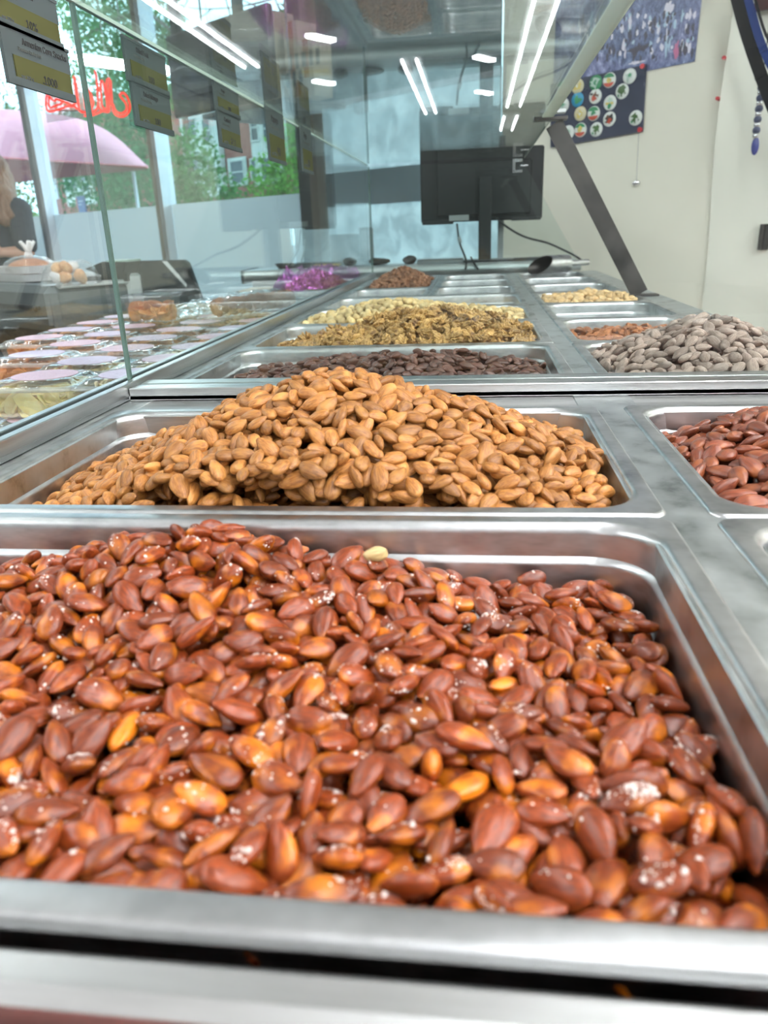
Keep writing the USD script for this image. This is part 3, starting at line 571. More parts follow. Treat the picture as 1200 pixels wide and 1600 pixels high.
# salt: grains in small clusters on the upper skins
rs = np.random.default_rng(5); gr, many = [], {}
for q_, ((p, R, s), v) in enumerate(zip(it, seen)):
    if v < 0.2 or rs.random() < 0.12: continue
    n = int(rs.gamma(1.1, 15)); c = rs.normal(size=3); 
    for _ in range(n):
        q = c * 0.8 + rs.normal(size=3) * 0.8; q /= np.linalg.norm(q); w = R @ (q * np.array([0.0116, 0.0063, 0.0042]) * s * np.array([1, 1 - 0.2 * q[0], 1 - 0.2 * q[0]]))
        if w[2] > 0.0005: many[q_] = many.get(q_, 0) + 1; gr.append((p + w * 1.01, trimesh.transformations.random_rotation_matrix(rs.random(3))[:3, :3], rs.uniform(0.00035, 0.00085) * (1 + (rs.random() < 0.1) * 0.8)))
SM = [almond(20 + k, 0.0240, 0.0145, 0.0088) for k in range(7)]
heap('smoked_almond', 'kernel', SM, 'smoked_skin', it, seen, lambda k: 'red-brown almond thickly crusted with salt grains in the front steel tray' if many.get(k, 0) >= 14 else 'glossy red-brown almond flecked with some salt in the front steel tray' if many.get(k, 0) >= 3 else 'glossy red-brown almond almost free of salt in the front steel tray', 'the deeper glossy red-brown salted almonds filling the front steel tray', 'almond', 'salted red-brown almonds in the front tray')
i_ = min(range(len(it)), key=lambda k: np.hypot(*(np.array(project(it[k][0])) - (585, 880))) - 8 * seen[k]); sn = thing('stray_nut', 'single cream-coloured nut lying among the red-brown almonds of the front tray', 'nut', it[i_][0] + np.array([0, 0, 0.0072]), 0.4, world=False)
obj('kernel', roundnut(320, 0.016, 0.62, 3), 'pale_shell', sn, smooth=True)
gb = trimesh.creation.icosphere(subdivisions=1, radius=1.0); gb.vertices *= np.array([1, 0.8, 0.7])
scatter('salt', [gb], gr, 'white salt grains sprinkled over the red-brown almonds in the front tray', 'salt', 'salt')

# 2 the raw almonds
g = tray_floor(*X, ROW[1])
def t2(x, y):
    r = np.hypot((x + 0.125) * np.where(x > -0.125, 0.82, 1.0), (y - 0.625) * 1.05); return np.maximum(0.067 - 0.465 * r ** 2 / (r + 0.045), -0.06) + bumps(x, y, 4, 30, 0.005)
it, seen, H = pour(*g, t2, (0.0100, 0.0058, 0.0040), 12, size=(0.82, 1.15), margin=0.014, spread=0.45, most=9000)
heap('raw_almond', 'kernel', [almond(40 + k, 0.0205, 0.0124, 0.0082) for k in range(7)], 'raw_skin', it, seen, 'light brown raw almond in the tall heap behind the front tray', 'the lower light brown raw almonds inside the tall heap', 'almond', 'raw almonds in the tall heap')

# 3 dark red roasted almonds at the right edge
g = tray_floor(*H2, ROW[1])
def t3(x, y): return np.maximum(0.034 - 0.36 * np.maximum(np.hypot((x - 0.345), (y - 0.63) * 0.75) - 0.03, 0), -0.05) + bumps(x, y, 5, 30, 0.005)
it, seen, H = pour(*g, t3, (0.0122, 0.0068, 0.0046), 13, size=(0.85, 1.15), margin=0.012)
heap('roasted_almond', 'kernel', [almond(60 + k, 0.0245, 0.0148, 0.0094) for k in range(5)], 'roasted_skin', it, seen, 'dark red roasted almond in the half-size tray at the right edge', 'the lower dark red roasted almonds in the half-size tray at the right edge', 'almond', 'dark red roasted almonds at the right edge', most=150)

# 4 cocoa-brown almonds behind the glass
g = tray_floor(*X, ROW[2])
def t4(x, y): return np.maximum(0.016 - 0.19 * np.maximum(np.hypot((x + 0.10) * 0.85, (y - 1.10)) - 0.02, 0), -0.045) + bumps(x, y, 6, 26, 0.006)
it, seen, H = pour(*g, t4, (0.0096, 0.0056, 0.0039), 14, size=(0.85, 1.12), margin=0.013)
heap('cocoa_almond', 'kernel', [almond(80 + k, 0.0198, 0.0120, 0.0080) for k in range(5)], 'cocoa_skin', it, seen, 'dark cocoa-brown almond in the tray just behind the glass', 'the lower dark cocoa-brown almonds in the tray just behind the glass', 'almond', 'dark cocoa-brown almonds behind the glass')

# 5 walnuts
g = tray_floor(*X, ROW[3])
def t5(x, y): return np.maximum(0.038 - 0.28 * np.maximum(np.hypot((x + 0.075) * 0.85, (y - 1.44)) - 0.03, 0), -0.03) + bumps(x, y, 7, 22, 0.010)
it, seen, H = pour(*g, t5, (0.0125, 0.0110, 0.0075), 15, size=(0.75, 1.15), margin=0.014, sink=0.0015, spread=0.8, tol=0.006)
heap('walnut', 'kernel_half', [walnut(100 + k, 0.0310) for k in range(6)], 'walnut_flesh', it, seen, 'golden walnut half in the heap behind the dark almonds', 'the lower golden walnut halves inside the heap', 'walnut', 'walnut halves in the heap')

# 6 cream-coloured nuts
g = tray_floor(*X, ROW[4])
def t6(x, y): return np.maximum(0.033 - 0.24 * np.maximum(np.hypot((x + 0.20) * np.where(x > -0.2, 0.55, 1.0), (y - 1.75)) - 0.02, 0), -0.04) + bumps(x, y, 8, 26, 0.006)
it, seen, H = pour(*g, t6, (0.0105, 0.0078, 0.0074), 16, size=(0.85, 1.15), margin=0.013, tol=0.006)
heap('cream_nut', 'kernel', [roundnut(120 + k, 0.0215, 0.72, 3) for k in range(4)], 'pale_shell', it, seen, 'smooth cream-coloured nut in the heap behind the walnuts', 'the lower cream-coloured nuts behind the walnuts', 'nut', 'cream-coloured nuts behind the walnuts')

# 7 yellow corn: grains of a few pixels, nobody could count them
g = tray_floor(*X, ROW[5])
def t7(x, y): return np.maximum(0.012 - 0.22 * np.hypot((x - 0.0) * 0.6, (y - 2.1)), -0.05) + bumps(x, y, 9, 26, 0.006)
it, seen, H = pour(*g, t7, (0.0065, 0.0055, 0.004), 17, size=(0.85, 1.2), margin=0.012, most=1500)
scatter('corn', [roundnut(140 + k, 0.013, 0.8) for k in range(3)], it, 'yellow corn kernels in the tray behind the cream-coloured nuts', 'corn', 'corn_yellow')

# 8 grey dusted almonds
g = tray_floor(*H2, ROW[2])
def t8(x, y): return np.maximum(0.052 - 0.44 * np.maximum(np.hypot((x - 0.318), (y - 1.10) * 0.85) - 0.022, 0), -0.014 - 0.3 * np.clip(y - 1.12, 0, 1)) + bumps(x, y, 10, 26, 0.005)
it, seen, H = pour(*g, t8, (0.0118, 0.0068, 0.0046), 18, size=(0.85, 1.12), margin=0.010)
heap('dusted_almond', 'kernel', [almond(160 + k, 0.0245, 0.0140, 0.0095) for k in range(5)], 'dusted_skin', it, seen, 'grey-brown dusted almond in the heap left of the slanted glass', 'the lower grey-brown dusted almonds inside that heap', 'almond', 'grey dusted almonds in the half-size tray')

# 9 pecans
g = tray_floor(*H2, ROW[3])
def t9(x, y): return np.maximum(-0.008 - 0.10 * np.hypot((x - 0.30), (y - 1.45)), -0.05) + bumps(x, y, 11, 24, 0.010)
it, seen, H = pour(*g, t9, (0.0145, 0.0078, 0.005), 19, size=(0.75, 1.1), margin=0.012)
heap('pecan', 'kernel_half', [pecan(180 + k, 0.030) for k in range(4)], 'pecan_flesh', it, seen, 'reddish-brown pecan half in the tray behind the grey almonds', 'the lower reddish-brown pecan halves in that tray', 'pecan', 'pecan halves in the half-size tray', most=150)

# 10 pistachios
g = tray_floor(*H2, ROW[5])
def t10(x, y): return np.maximum(0.010 - 0.16 * np.maximum(np.hypot((x - 0.30) * 0.8, (y - 2.08)) - 0.03, 0), -0.05) + bumps(x, y, 12, 24, 0.006)
it, seen, H = pour(*g, t10, (0.0105, 0.0076, 0.007), 20, size=(0.85, 1.12), margin=0.012)
heap('pistachio', 'shell', [pistachio(200 + k, 0.0215) for k in range(4)], 'pistachio_shell', it, seen, 'tan pistachio in its split shell in the tray by the slanted bracket', 'the lower tan pistachios in the tray by the slanted bracket', 'pistachio', 'pistachios by the slanted bracket', most=200)

# 11 the brown heap at the far left, over two trays
gx, gy, ins, Hh = tray_floor(*HL, ROW[7]); gx2, gy2, ins2, Hh2 = tray_floor(*HL, ROW[8] - 0.005)
step = TD / len(gy[0]); gxx, gyy = np.vstack([gx.T, gx2.T]).T, np.vstack([gy.T, gy2.T]).T
HH, II = np.maximum(np.vstack([Hh.T, Hh2.T]).T, -0.065), np.vstack([ins.T, ins2.T]).T
seam = np.abs(gyy - ROW[8]) < 0.025; II = np.where(seam & (gxx > HL[0] + 0.05) & (gxx < HL[1] - 0.05), 0.02, II)
def t11(x, y): return np.maximum(0.054 - 0.46 * np.maximum(np.hypot((x + 0.265) * 1.05, (y - 2.89) * 0.8) - 0.008, 0), -0.05) + bumps(x, y, 13, 30, 0.004)
it, seen, H = pour(gxx, gyy, II, HH, t11, (0.0085, 0.0070, 0.0066), 21, size=(0.8, 1.15), margin=0.012)
scatter('hazelnut', [roundnut(220 + k, 0.0172, 0.80) for k in range(4)], it, 'small brown nuts heaped over the two far left trays', 'hazelnuts', 'hazel_skin')
# 12 brown raisins in the scoop's tray, a little dark food in the tray at the right edge
g = tray_floor(*H2, ROW[8] - 0.005)
it, seen, H = pour(*g, lambda x, y: -0.030 + bumps(x, y, 14, 24, 0.01) - 0.2 * np.clip(x - 0.22, 0, 1), (0.006, 0.004, 0.003), 22, margin=0.012, most=700, tries=2)
scatter('raisin', [roundnut(240 + k, 0.012, 0.6) for k in range(3)], it, 'small brown raisins in the tray under the steel scoop', 'raisins', 'hazel_skin')
# ------------------------------------------------------------------ behind the case: table, monitor, small things
TZ = Z0 + 0.035; TY0, TY1 = 3.36, 3.62
txl, txr = Y(381, 440, TY0)[0], Y(908, 410, TY0)[0]
tb = thing('steel_table', 'long steel table with a rounded front edge behind the far end of the nut case', 'table', ((txl + txr) / 2, TY0, 0))
obj('top', [box(txl, txr, TY0 + 0.02, TY1, TZ - 0.03, TZ, 0.004), cyl((txl, TY0 + 0.022, TZ - 0.021), (txr, TY0 + 0.022, TZ - 0.021), 0.0215, 24)], 'table_steel', tb)
obj('apron', box(txl + 0.03, txr - 0.03, TY0 + 0.03, TY1 - 0.02, TZ - 0.16, TZ - 0.03), 'table_steel', tb)
obj('end_cap', box(txl - 0.012, txl + 0.004, TY0 - 0.002, TY1, TZ - 0.055, TZ + 0.004, 0.004), 'chrome', tb)
for xx in (txl + 0.05, txr - 0.05):
    for yy in (TY0 + 0.06, TY1 - 0.05): obj('leg', cyl((xx, yy, 0), (xx, yy, TZ - 0.03), 0.02), 'table_steel', tb)
MY = 3.50
a, b = Y(658, 352, MY), Y(851, 226, MY)
mo = thing('monitor', 'large black monitor seen from behind on a black stand', 'monitor', ((a[0] + b[0]) / 2, MY, TZ))
bev = 0.006
obj('back_shell', [box(a[0], b[0], MY, MY + 0.03, a[2] + 0.008, b[2], bev), box(a[0] + 0.07, b[0] - 0.05, MY - 0.02, MY, a[2] + 0.03, b[2] - 0.05, bev)], 'screen_back', mo)
obj('bottom_lip', [box(a[0] + 0.005, a[0] + 0.14, MY - 0.004, MY + 0.02, a[2], a[2] + 0.02, 0.003), box(b[0] - 0.13, b[0] - 0.005, MY - 0.004, MY + 0.02, a[2] + 0.004, a[2] + 0.02, 0.003)], 'black_plastic', mo)
c = Y(718, 348, MY - 0.025); obj('port_plate', box(c[0] - 0.045, c[0] + 0.04, MY - 0.024, MY - 0.0195, a[2] + 0.012, a[2] + 0.035, 0.001), 'cable_grey', mo)
st = Y(757, 400, MY); obj('stand_post', box(st[0] - 0.027, st[0] + 0.027, MY - 0.035, MY - 0.018, TZ + 0.008, a[2] + 0.18, 0.003), 'black_plastic', mo)
obj('stand_base', box(st[0] - 0.17, st[0] + 0.17, MY - 0.07, MY + 0.09, TZ, TZ + 0.010, 0.003), 'black_plastic', mo)
s2p = Y(782, 400, MY + 0.06); pp = thing('support_pole', 'thin grey pole standing just right of the monitor stand', 'pole', (s2p[0], MY + 0.10, TZ))
obj('pole', [box(s2p[0] - 0.013, s2p[0] + 0.013, MY + 0.093, MY + 0.105, TZ + 0.004, b[2] + 0.05, 0.002)], 'cable_grey', pp); obj('foot', box(s2p[0] - 0.03, s2p[0] + 0.03, MY + 0.092, MY + 0.12, TZ, TZ + 0.004), 'cable_grey', pp)
yc = TY0 + 0.05
cb = thing('cable', 'short dark cable hanging from the port under the monitor', 'cable', tuple(Y(726, 415, MY - 0.06)))
obj('cord', tube(spline([Y(714, 350, MY - 0.02), Y(716, 368, MY - 0.035), Y(720, 385, MY - 0.05), Y(727, 403, TY0 + 0.03), Y(727, 421, TY0 - 0.004)], 30), 0.0042), 'cable_black', cb)
obj('ferrite', cyl(Y(717, 371, MY - 0.038), Y(719, 379, MY - 0.046), 0.008), 'cable_grey', cb)
cb = thing('cable', 'long grey cable curving from behind the monitor down to the right end of the table', 'cable', tuple(Y(890, 395, MY - 0.02)))
obj('cord', tube(spline([Y(776, 340, MY - 0.024), Y(790, 353, MY - 0.05), Y(820, 370, MY - 0.06), Y(850, 378, MY - 0.06), Y(875, 388, MY - 0.06), Y(902, 402, TY0 + 0.03), Y(906, 412, TY0 + 0.0)], 40), 0.0045), 'cable_black', cb)
cb = thing('cable', 'dark cable end lying over the table edge beside the short cable', 'cable', tuple(Y(742, 415, TY0)))
obj('cord', tube(spline([Y(736, 402, TY0 + 0.05), Y(740, 410, TY0 + 0.0), Y(747, 421, TY0 - 0.006)], 12), 0.004), 'cable_black', cb)
def on_table(px, py, y): q = Y(px, py, y); return np.array([q[0], y, TZ])
q = on_table(640, 405, 3.50); t = thing('tape_ball', 'dark teal rounded lump on the steel table behind the brown nuts', 'lump', tuple(q))
g = roundnut(301, 0.062, 0.8, 3); g.vertices[:, 2] *= 0.75; g.apply_translation(q + [0, 0, 0.018]); obj('lump', g, 'cable_black', t)
q = on_table(577, 405, 3.50); t = thing('black_bag', 'crumpled black bag on the steel table at the far glass corner', 'bag', tuple(q))
g = roundnut(302, 0.19, 0.4, 3); g.vertices[:, 2] *= 0.45; g.apply_translation(q + [0, 0, 0.016]); obj('bag', g, 'black_plastic', t)
q = on_table(690, 408, 3.47); t = thing('foil_box', 'flat clear box on the steel table in front of the papered window', 'box', tuple(q))
obj('box', box(q[0] - 0.105, q[0] + 0.095, 3.42, 3.50, TZ, TZ + 0.018, 0.003), 'grey_plastic', t); obj('lid', box(q[0] - 0.108, q[0] + 0.098, 3.418, 3.502, TZ + 0.018, TZ + 0.024, 0.002), 'clear_plastic', t)
q = on_table(842, 405, 3.45); t = thing('black_tray', 'flat black tray with a pointed end on the table right of the monitor stand', 'tray', tuple(q))
g = prism(Polygon([(-0.11, -0.03), (0.10, 0.0), (0.13, 0.05), (-0.10, 0.04)]), 0.014); g.apply_translation(q); obj('tray', g, 'black_plastic', t)
# the scoop
q = G(850, 432, 0.0); sc = thing('scoop', 'steel scoop with a dark open mouth lying on the far right tray', 'scoop', (q[0], q[1], Z0 + 0.002))
c0, R0, L = np.array([Y(858, 420, 3.05)[0], 3.05, Z0 + 0.036]), 0.033, 0.16
ax = np.array([0.86, 0.50, 0.0]); ax /= np.linalg.norm(ax); sd = np.array([-ax[1], ax[0], 0]); N_ = 36
def shell(rad):
    L_ = []
    for u in np.linspace(0, 1, 9):
        th = np.arange(N_) * 2 * np.pi / N_; st = (1 - u) * 0.075 * (0.5 + 0.5 * np.cos(th - 2.2))      # the mouth is cut slantwise
        L_.append(np.array([c0 + ax * (L * (u - 0.5) + st[k]) + rad * (math.cos(th[k]) * sd * 1.1 + math.sin(th[k]) * np.array([0, 0, 1.0])) for k in range(N_)]))
    return L_
o_ = loft(shell(R0), cap_last=True); i_ = loft(shell(R0 - 0.0015), cap_last=True)
if np.dot(o_.face_normals[0], o_.triangles_center[0] - c0 - ax * ((o_.triangles_center[0] - c0) @ ax)) < 0: o_.invert()
else: i_.invert()
obj('bowl', o_, 'tray_steel', sc, smooth=40); obj('lining', i_, 'dark_steel', sc, smooth=40)  # inside gets darker steel, painting the shade in the mouth
obj('handle', cyl(c0 + ax * (L * 0.5), c0 + ax * (L * 0.5 + 0.10) + [0, 0, 0.0], 0.011), 'tray_steel', sc)

# ------------------------------------------------------------------ the packed fruit left of the case
PZ = Z0 - 0.1265
t = thing('display_table', 'dark display table holding the packed fruit left of the nut counter', 'table', (-0.75, 1.7, 0))
obj('top', box(-1.04, -0.487, 0.30, 3.30, PZ - 0.03, PZ, 0.003), 'grey_plastic', t)
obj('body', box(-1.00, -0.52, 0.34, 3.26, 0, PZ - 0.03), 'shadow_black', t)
PW, PD, PH = 0.136, 0.126, 0.050
def slices(seed, w, d, h, n, thin=0.006):
    r = np.random.default_rng(seed); out = []
    for k in range(n):
        g = trimesh.creation.icosphere(subdivisions=2); L = r.uniform(0.019, 0.030)
        v = np.array(g.vertices); v[:, 2] = np.sign(v[:, 2]) * np.abs(v[:, 2]) ** 0.5
        g.vertices = v * (1 + 0.35 * fb(v, 1.6, seed * 31 + k, 2))[:, None] * np.array([L, L * r.uniform(0.5, 0.75), thin * 0.5])
        g.apply_transform(trimesh.transformations.euler_matrix(r.normal() * 0.55, r.normal() * 0.55, r.uniform(0, 6.28)))
        lo = np.abs(g.vertices[:, :2]).max(0)
        if r.random() < 0.45:                                            # some stand against the walls
            side = r.integers(0, 4); a_ = r.normal() * 0.3 + np.pi / 2
            g.apply_transform(trimesh.transformations.rotation_matrix(a_, [1, 0, 0] if side < 2 else [0, 1, 0]))
            lo = np.abs(g.vertices).max(0); pos = [r.uniform(-1, 1) * max(w / 2 - lo[0], 0), (w * 0 + d / 2 - lo[1]) * (-1 if side % 2 else 1), 0] if side < 2 else [(w / 2 - lo[0]) * (-1 if side % 2 else 1), r.uniform(-1, 1) * max(d / 2 - lo[1], 0), 0]
            pos[2] = max(lo[2], 0.006) + r.uniform(0, 1) * max(h - 2 * lo[2], 0)
        else: pos = [r.uniform(-1, 1) * max(w / 2 - lo[0], 0), r.uniform(-1, 1) * max(d / 2 - lo[1], 0), 0.008 + (h - 0.016) * (k + 0.5) / n]
        g.apply_translation(pos); out.append(g)
    g = trimesh.util.concatenate(out); g.vertices[:, 2] = np.clip(g.vertices[:, 2], 0.0015, h); return g
def clam(kind, label_m, loc, rz, label, group, seed, w=PW, d=PD, h=PH):
    o = thing('fruit_box', label, 'plastic box', loc, rz, group, world=False)
    lo = [at_z(rrect(-w / 2 + i, w / 2 - i, -d / 2 + i, d / 2 - i, 0.018, 6), z) for i, z in ((0.016, 0.0005), (0.010, 0.002), (0.003, h - 0.006), (0.0, h - 0.004), (0.0, h - 0.001))]
    obj('tub', loft(lo, cap_first=True), 'clear_plastic', o, smooth=40)
    ll = [at_z(rrect(-w / 2 + i, w / 2 - i, -d / 2 + i, d / 2 - i, 0.018, 6), z) for i, z in ((-0.002, h - 0.006), (-0.0025, h), (0.006, h + 0.0012), (0.011, h + 0.0062), (0.018, h + 0.0078))]
    obj('lid', loft(ll, cap_last=True), 'clear_plastic', o, smooth=40)
    rm = [at_z(rrect(-w / 2 + i, w / 2 - i, -d / 2 + i, d / 2 - i, 0.019, 6), z) for i, z in ((-0.0035, h - 0.0065), (-0.0050, h - 0.0050), (-0.0050, h - 0.0020), (-0.0035, h - 0.0004), (0.0005, h + 0.0006))]
    obj('lid_rim', loft(rm), 'rim_plastic', o, smooth=40)
    el = affinity.scale(Point(0, 0).buffer(1, 24), w * 0.36, d * 0.36); obj('label', moved(prism(el, 0.0006), (0, 0, h + 0.0080)), label_m, o)
    s = obj('fruit', slices(seed, w - 0.013, d - 0.013, h - 0.003, 125 if kind != 'orange_fruit' else 100), kind, o, smooth=50); s.SetCustomDataByKey('kind', 'stuff')
    return o
PR = np.random.default_rng(8)
yfirst = ofirst = None
cols = [-0.517, -0.657, -0.797, -0.937]; starts = [1.095, 1.085, 1.31, 1.55]
GRP = {'yellow_fruit': 'clear boxes of yellow dried fruit', 'orange_fruit': 'clear boxes of orange dried fruit'}
WORD = ['rail row', 'second row from the rail', 'third row from the rail', 'outermost row']; ORD = ['first', 'second', 'third', 'fourth', 'fifth', 'sixth', 'seventh', 'eighth', 'ninth']
firsts = {}
for ci, cx in enumerate(cols):
    ry, ri = starts[ci], 0
    while ry < 1.97:
        for layer in (0, 1):
            kind = 'yellow_fruit' if ry + 0.10 * ci < 1.42 else 'orange_fruit'; lm = ('lilac_label', 'pink_label')[(ri + ci) % 2]
            x_ = cx
            loc = (x_ + PR.normal() * 0.003, ry + PR.normal() * 0.002 - 0.020 * (1 - layer) * (ri == 0), PZ + layer * (PH + 0.0092)); rz = PR.normal() * 0.03
            lab = f'clear box of {"yellow" if kind[0] == "y" else "orange"} dried fruit, {ORD[ri]} in the {WORD[ci]}, {"top" if layer else "lower"}'
            key = (kind, lm)
            if key in firsts: dup(firsts[key], loc, rz, lab, GRP[kind])
            else: firsts[key] = clam(kind, lm, loc, rz, lab, GRP[kind], 400 + len(firsts))
        ry += 0.139; ri += 1
P2 = PZ + 2 * (PH + 0.0092)
# the open-topped orange tub on top
q = G(231, 505, P2 - Z0); ob = thing('fruit_tub', 'clear tub of orange dried slices standing on top of the flat boxes', 'plastic tub', (q[0], q[1] + 0.045, P2), world=False)
w_, d_, h_ = 0.118, 0.085, 0.062
lo = [at_z(rrect(-w_ / 2 + i, w_ / 2 - i, -d_ / 2 + i, d_ / 2 - i, 0.012, 6), z) for i, z in ((0.010, 0.0005), (0.006, 0.002), (0.001, h_ - 0.006), (-0.003, h_ - 0.004), (-0.003, h_))]
obj('tub', loft(lo, cap_first=True), 'clear_plastic', ob, smooth=40)
obj('lid', loft([at_z(rrect(-w_ / 2 - 0.004, w_ / 2 + 0.004, -d_ / 2 - 0.004, d_ / 2 + 0.004, 0.013, 6), h_ - 0.003), at_z(rrect(-w_ / 2 - 0.004, w_ / 2 + 0.004, -d_ / 2 - 0.004, d_ / 2 + 0.004, 0.013, 6), h_ + 0.002)], cap_last=True), 'clear_plastic', ob)
s = obj('fruit', slices(480, w_ - 0.016, d_ - 0.016, h_ - 0.014, 44, 0.005), 'orange_fruit', ob, smooth=50); s.SetCustomDataByKey('kind', 'stuff')
def crumple(w, d, h, seed, n=40, amp=0.006, pillow=True):
    gx, gy = np.meshgrid(np.linspace(-1, 1, n), np.linspace(-1, 1, n), indexing='ij')
    ed = (1 - np.abs(gx) ** 4) * (1 - np.abs(gy) ** 4) if pillow else np.minimum(1, 8 * np.minimum(1 - np.abs(gx), 1 - np.abs(gy)))
    p = np.stack([gx * w / 2, gy * d / 2, gx * 0], -1); nz = np.abs(meshkit.fbm(p * 38 + seed * 7.7, 4, seed) - 0.5) * 4 - 0.6
    top = h * ed ** 0.5 + amp * nz * np.sqrt(np.clip(ed, 0, 1)); top = np.maximum(top, 0.001)
    V = np.vstack([np.stack([gx * w / 2, gy * d / 2, top], -1).reshape(-1, 3), np.stack([gx * w / 2, gy * d / 2, gx * 0], -1).reshape(-1, 3)]); F = []
    i = np.arange(n * n).reshape(n, n); A, B, C, D = i[:-1, :-1].ravel(), i[1:, :-1].ravel(), i[1:, 1:].ravel(), i[:-1, 1:].ravel(); o = n * n
    F = np.vstack([np.stack([A, B, C], 1), np.stack([A, C, D], 1), np.stack([A, C, B], 1) + o, np.stack([A, D, C], 1) + o])
    for line in (i[:, 0], i[-1, :], i[::-1, -1], i[0, ::-1]):
        F = np.vstack([F, np.stack([line[:-1], line[:-1] + o, line[1:] + o], 1), np.stack([line[:-1], line[1:] + o, line[1:]], 1)])
    return trimesh.Trimesh(V, F, process=False)
# foil-covered packs further back
k = 0
FW = ['nearest of the foil packs, by the rail', 'nearest of the foil packs, left of the cookie bag', 'second foil pack by the rail', 'second foil pack away from the rail', 'third foil pack by the rail', 'third foil pack, at the outer edge', 'farthest foil pack by the purple bags', 'farthest foil pack at the outer edge']
for ri, ry in enumerate((2.09, 2.34, 2.59)):
    for ci, cx in enumerate((-0.575, -0.81)):
        o = thing('foil_pack', f'silver foil covered pack, {FW[k]}', 'foil pack', (cx, ry, PZ), PR.normal() * 0.05, 'foil packs', world=False)
        obj('box', box(-0.105, 0.105, -0.115, 0.115, 0.0, 0.106 + 0.010 * (ci == 0) * (ri > 1), 0.004), 'silver_foil', o)
        obj('foil', moved(crumple(0.220, 0.240, 0.010, 500 + k, 44, 0.008, False), (0, 0, 0.1065 + 0.010 * (ci == 0) * (ri > 1))), 'silver_foil', o, smooth=20); k += 1
q = G(385, 492, 0.0); o = thing('cookie_bag', 'long clear bag of brown cookies lying on the foil packs', 'bag', (q[0] + 0.0, q[1] + 0.08, Z0 - 0.003), -0.55, world=False)
obj('wrap', crumple(0.12, 0.30, 0.052, 520, 40, 0.006), 'wrap_plastic', o, smooth=25)
for j in range(10): obj('cookie', moved(turned(cyl((0, -0.011, 0), (0, 0.011, 0), 0.021, 20), 0.3, (1, 0, 0)), (0.0, -0.115 + 0.0255 * j, 0.024)), 'brown_bread', o)
for j, (px, py, y, w, d, h, rz, lb) in enumerate(((468, 452, 2.70, 0.16, 0.20, 0.075, 0.5, 'shiny purple foil bag lying leftmost of the three'), (505, 448, 2.86, 0.17, 0.24, 0.095, -0.4, 'shiny purple and brown foil bag in the middle of the three, the tallest'), (540, 442, 3.06, 0.13, 0.18, 0.070, 0.3, 'shiny purple foil bag nearest the far glass corner'))):
    q = Y(px, py, y); o = thing('foil_bag', lb, 'bag', (q[0], y, Z0 - 0.025), rz, 'purple foil bags', world=False)
    obj('bag', crumple(w, d, h, 540 + j, 60, 0.032), 'purple_foil', o, smooth=15)
t = thing('packing_case', 'low brown case under the purple foil bags', 'box', (-0.68, 2.95, PZ)); obj('case', box(-0.95, -0.49, 2.725, 3.24, PZ, Z0 - 0.027, 0.004), 'cardboard', t)

# ------------------------------------------------------------------ price tags hanging on the long pane
def price_tag(corners, x, label, title, sub, price, unit):
    """corners: pixel positions of upper left, upper right, lower right, lower left of the card on the long pane's plane x"""
    def onx(px, py): d = ray(px, py); return CAM + d * ((x - CAM[0]) / d[0])
    c = [onx(*p) for p in corners]; ya, yb = (c[0][1] + c[3][1]) / 2, (c[1][1] + c[2][1]) / 2; zt_, zb = (c[0][2] + c[1][2]) / 2, (c[2][2] + c[3][2]) / 2
    w, h = yb - ya, zt_ - zb; split = zb + h * 0.52
    o = thing('price_tag', label, 'price tag', (x, (ya + yb) / 2, zb)); T = 0.0012
    obj('card', box(x - T, x, ya, yb, split, zt_), 'tag_paper', o, smooth=False); obj('price_field', box(x - T, x, ya + 0.004, yb - 0.002, zb + 0.004, split), 'tag_yellow', o, smooth=False)
    obj('sleeve', [box(x - T - 0.0015, x + 0.0006, ya - 0.012, ya, zb - 0.003, zt_ + 0.003), box(x - T - 0.0015, x + 0.0006, ya, yb + 0.002, zb - 0.003, zb + 0.004), box(x - T - 0.0015, x + 0.0006, ya, yb + 0.002, zt_, zt_ + 0.003)], 'tag_paper', o, smooth=False)
    def write(s, hh, fy, fz, m='print_black'):
        g = text_on(s, hh); g.apply_transform(np.array([[0, 0, 1, x], [1, 0, 0, ya + w * fy], [0, 1, 0, zb + h * fz], [0, 0, 0, 1.0]]))
        if g.bounds[1][1] > yb - 0.004: g.vertices[:, 1] = ya + w * fy + (g.vertices[:, 1] - ya - w * fy) * (yb - 0.004 - ya - w * fy) / (g.bounds[1][1] - ya - w * fy)
        obj('lettering', g, m, o, smooth=False)
    write(title, h * 0.13, 0.20, 0.78); write(sub, h * 0.07, 0.12, 0.64, 'print_grey'); write(unit, h * 0.075, 0.10, 0.10, 'print_grey'); write(price, h * 0.17, 0.44, 0.12)
    return o
XT = GX - GT / 2 - 0.002
price_tag(((8, 40), (107, 85), (116, 157), (26, 124)), GX + GT / 2 + 0.004, 'yellow and white price tag hanging lowest at the left edge', 'Armenian Corn Snacks', 'Premium Quality Mix', '.1000', 'per 100 g')
price_tag(((-20, -46), (86, 2), (97, 70), (-8, 36)), GX + GT / 2 + 0.004, 'yellow and white price tag cut off by the top left corner', 'Dried Fruit Mix', 'Premium Quality', '10%', 'per 100 g')
def both(corner4, lab, title, price): return price_tag(corner4, GX + GT / 2 + 0.004, lab, title, 'Premium Quality', price, 'per 100 g')
both(((200, 64), (259, 92), (262, 145), (205, 126)), 'price tag right of the neon sign, upper of two', 'Dried Fruit', '100')
both(((212, 132), (266, 156), (270, 209), (218, 193)), 'price tag right of the neon sign, lower of two', 'Dried Mango', '100')
both(((337, 130), (372, 150), (375, 185), (341, 170)), 'price tag below the dark hanging panel, upper of two', 'Ginger', '100')
both(((343, 174), (374, 190), (378, 238), (347, 224)), 'price tag below the dark hanging panel, lower of two', 'Candied', '$ 7.2')
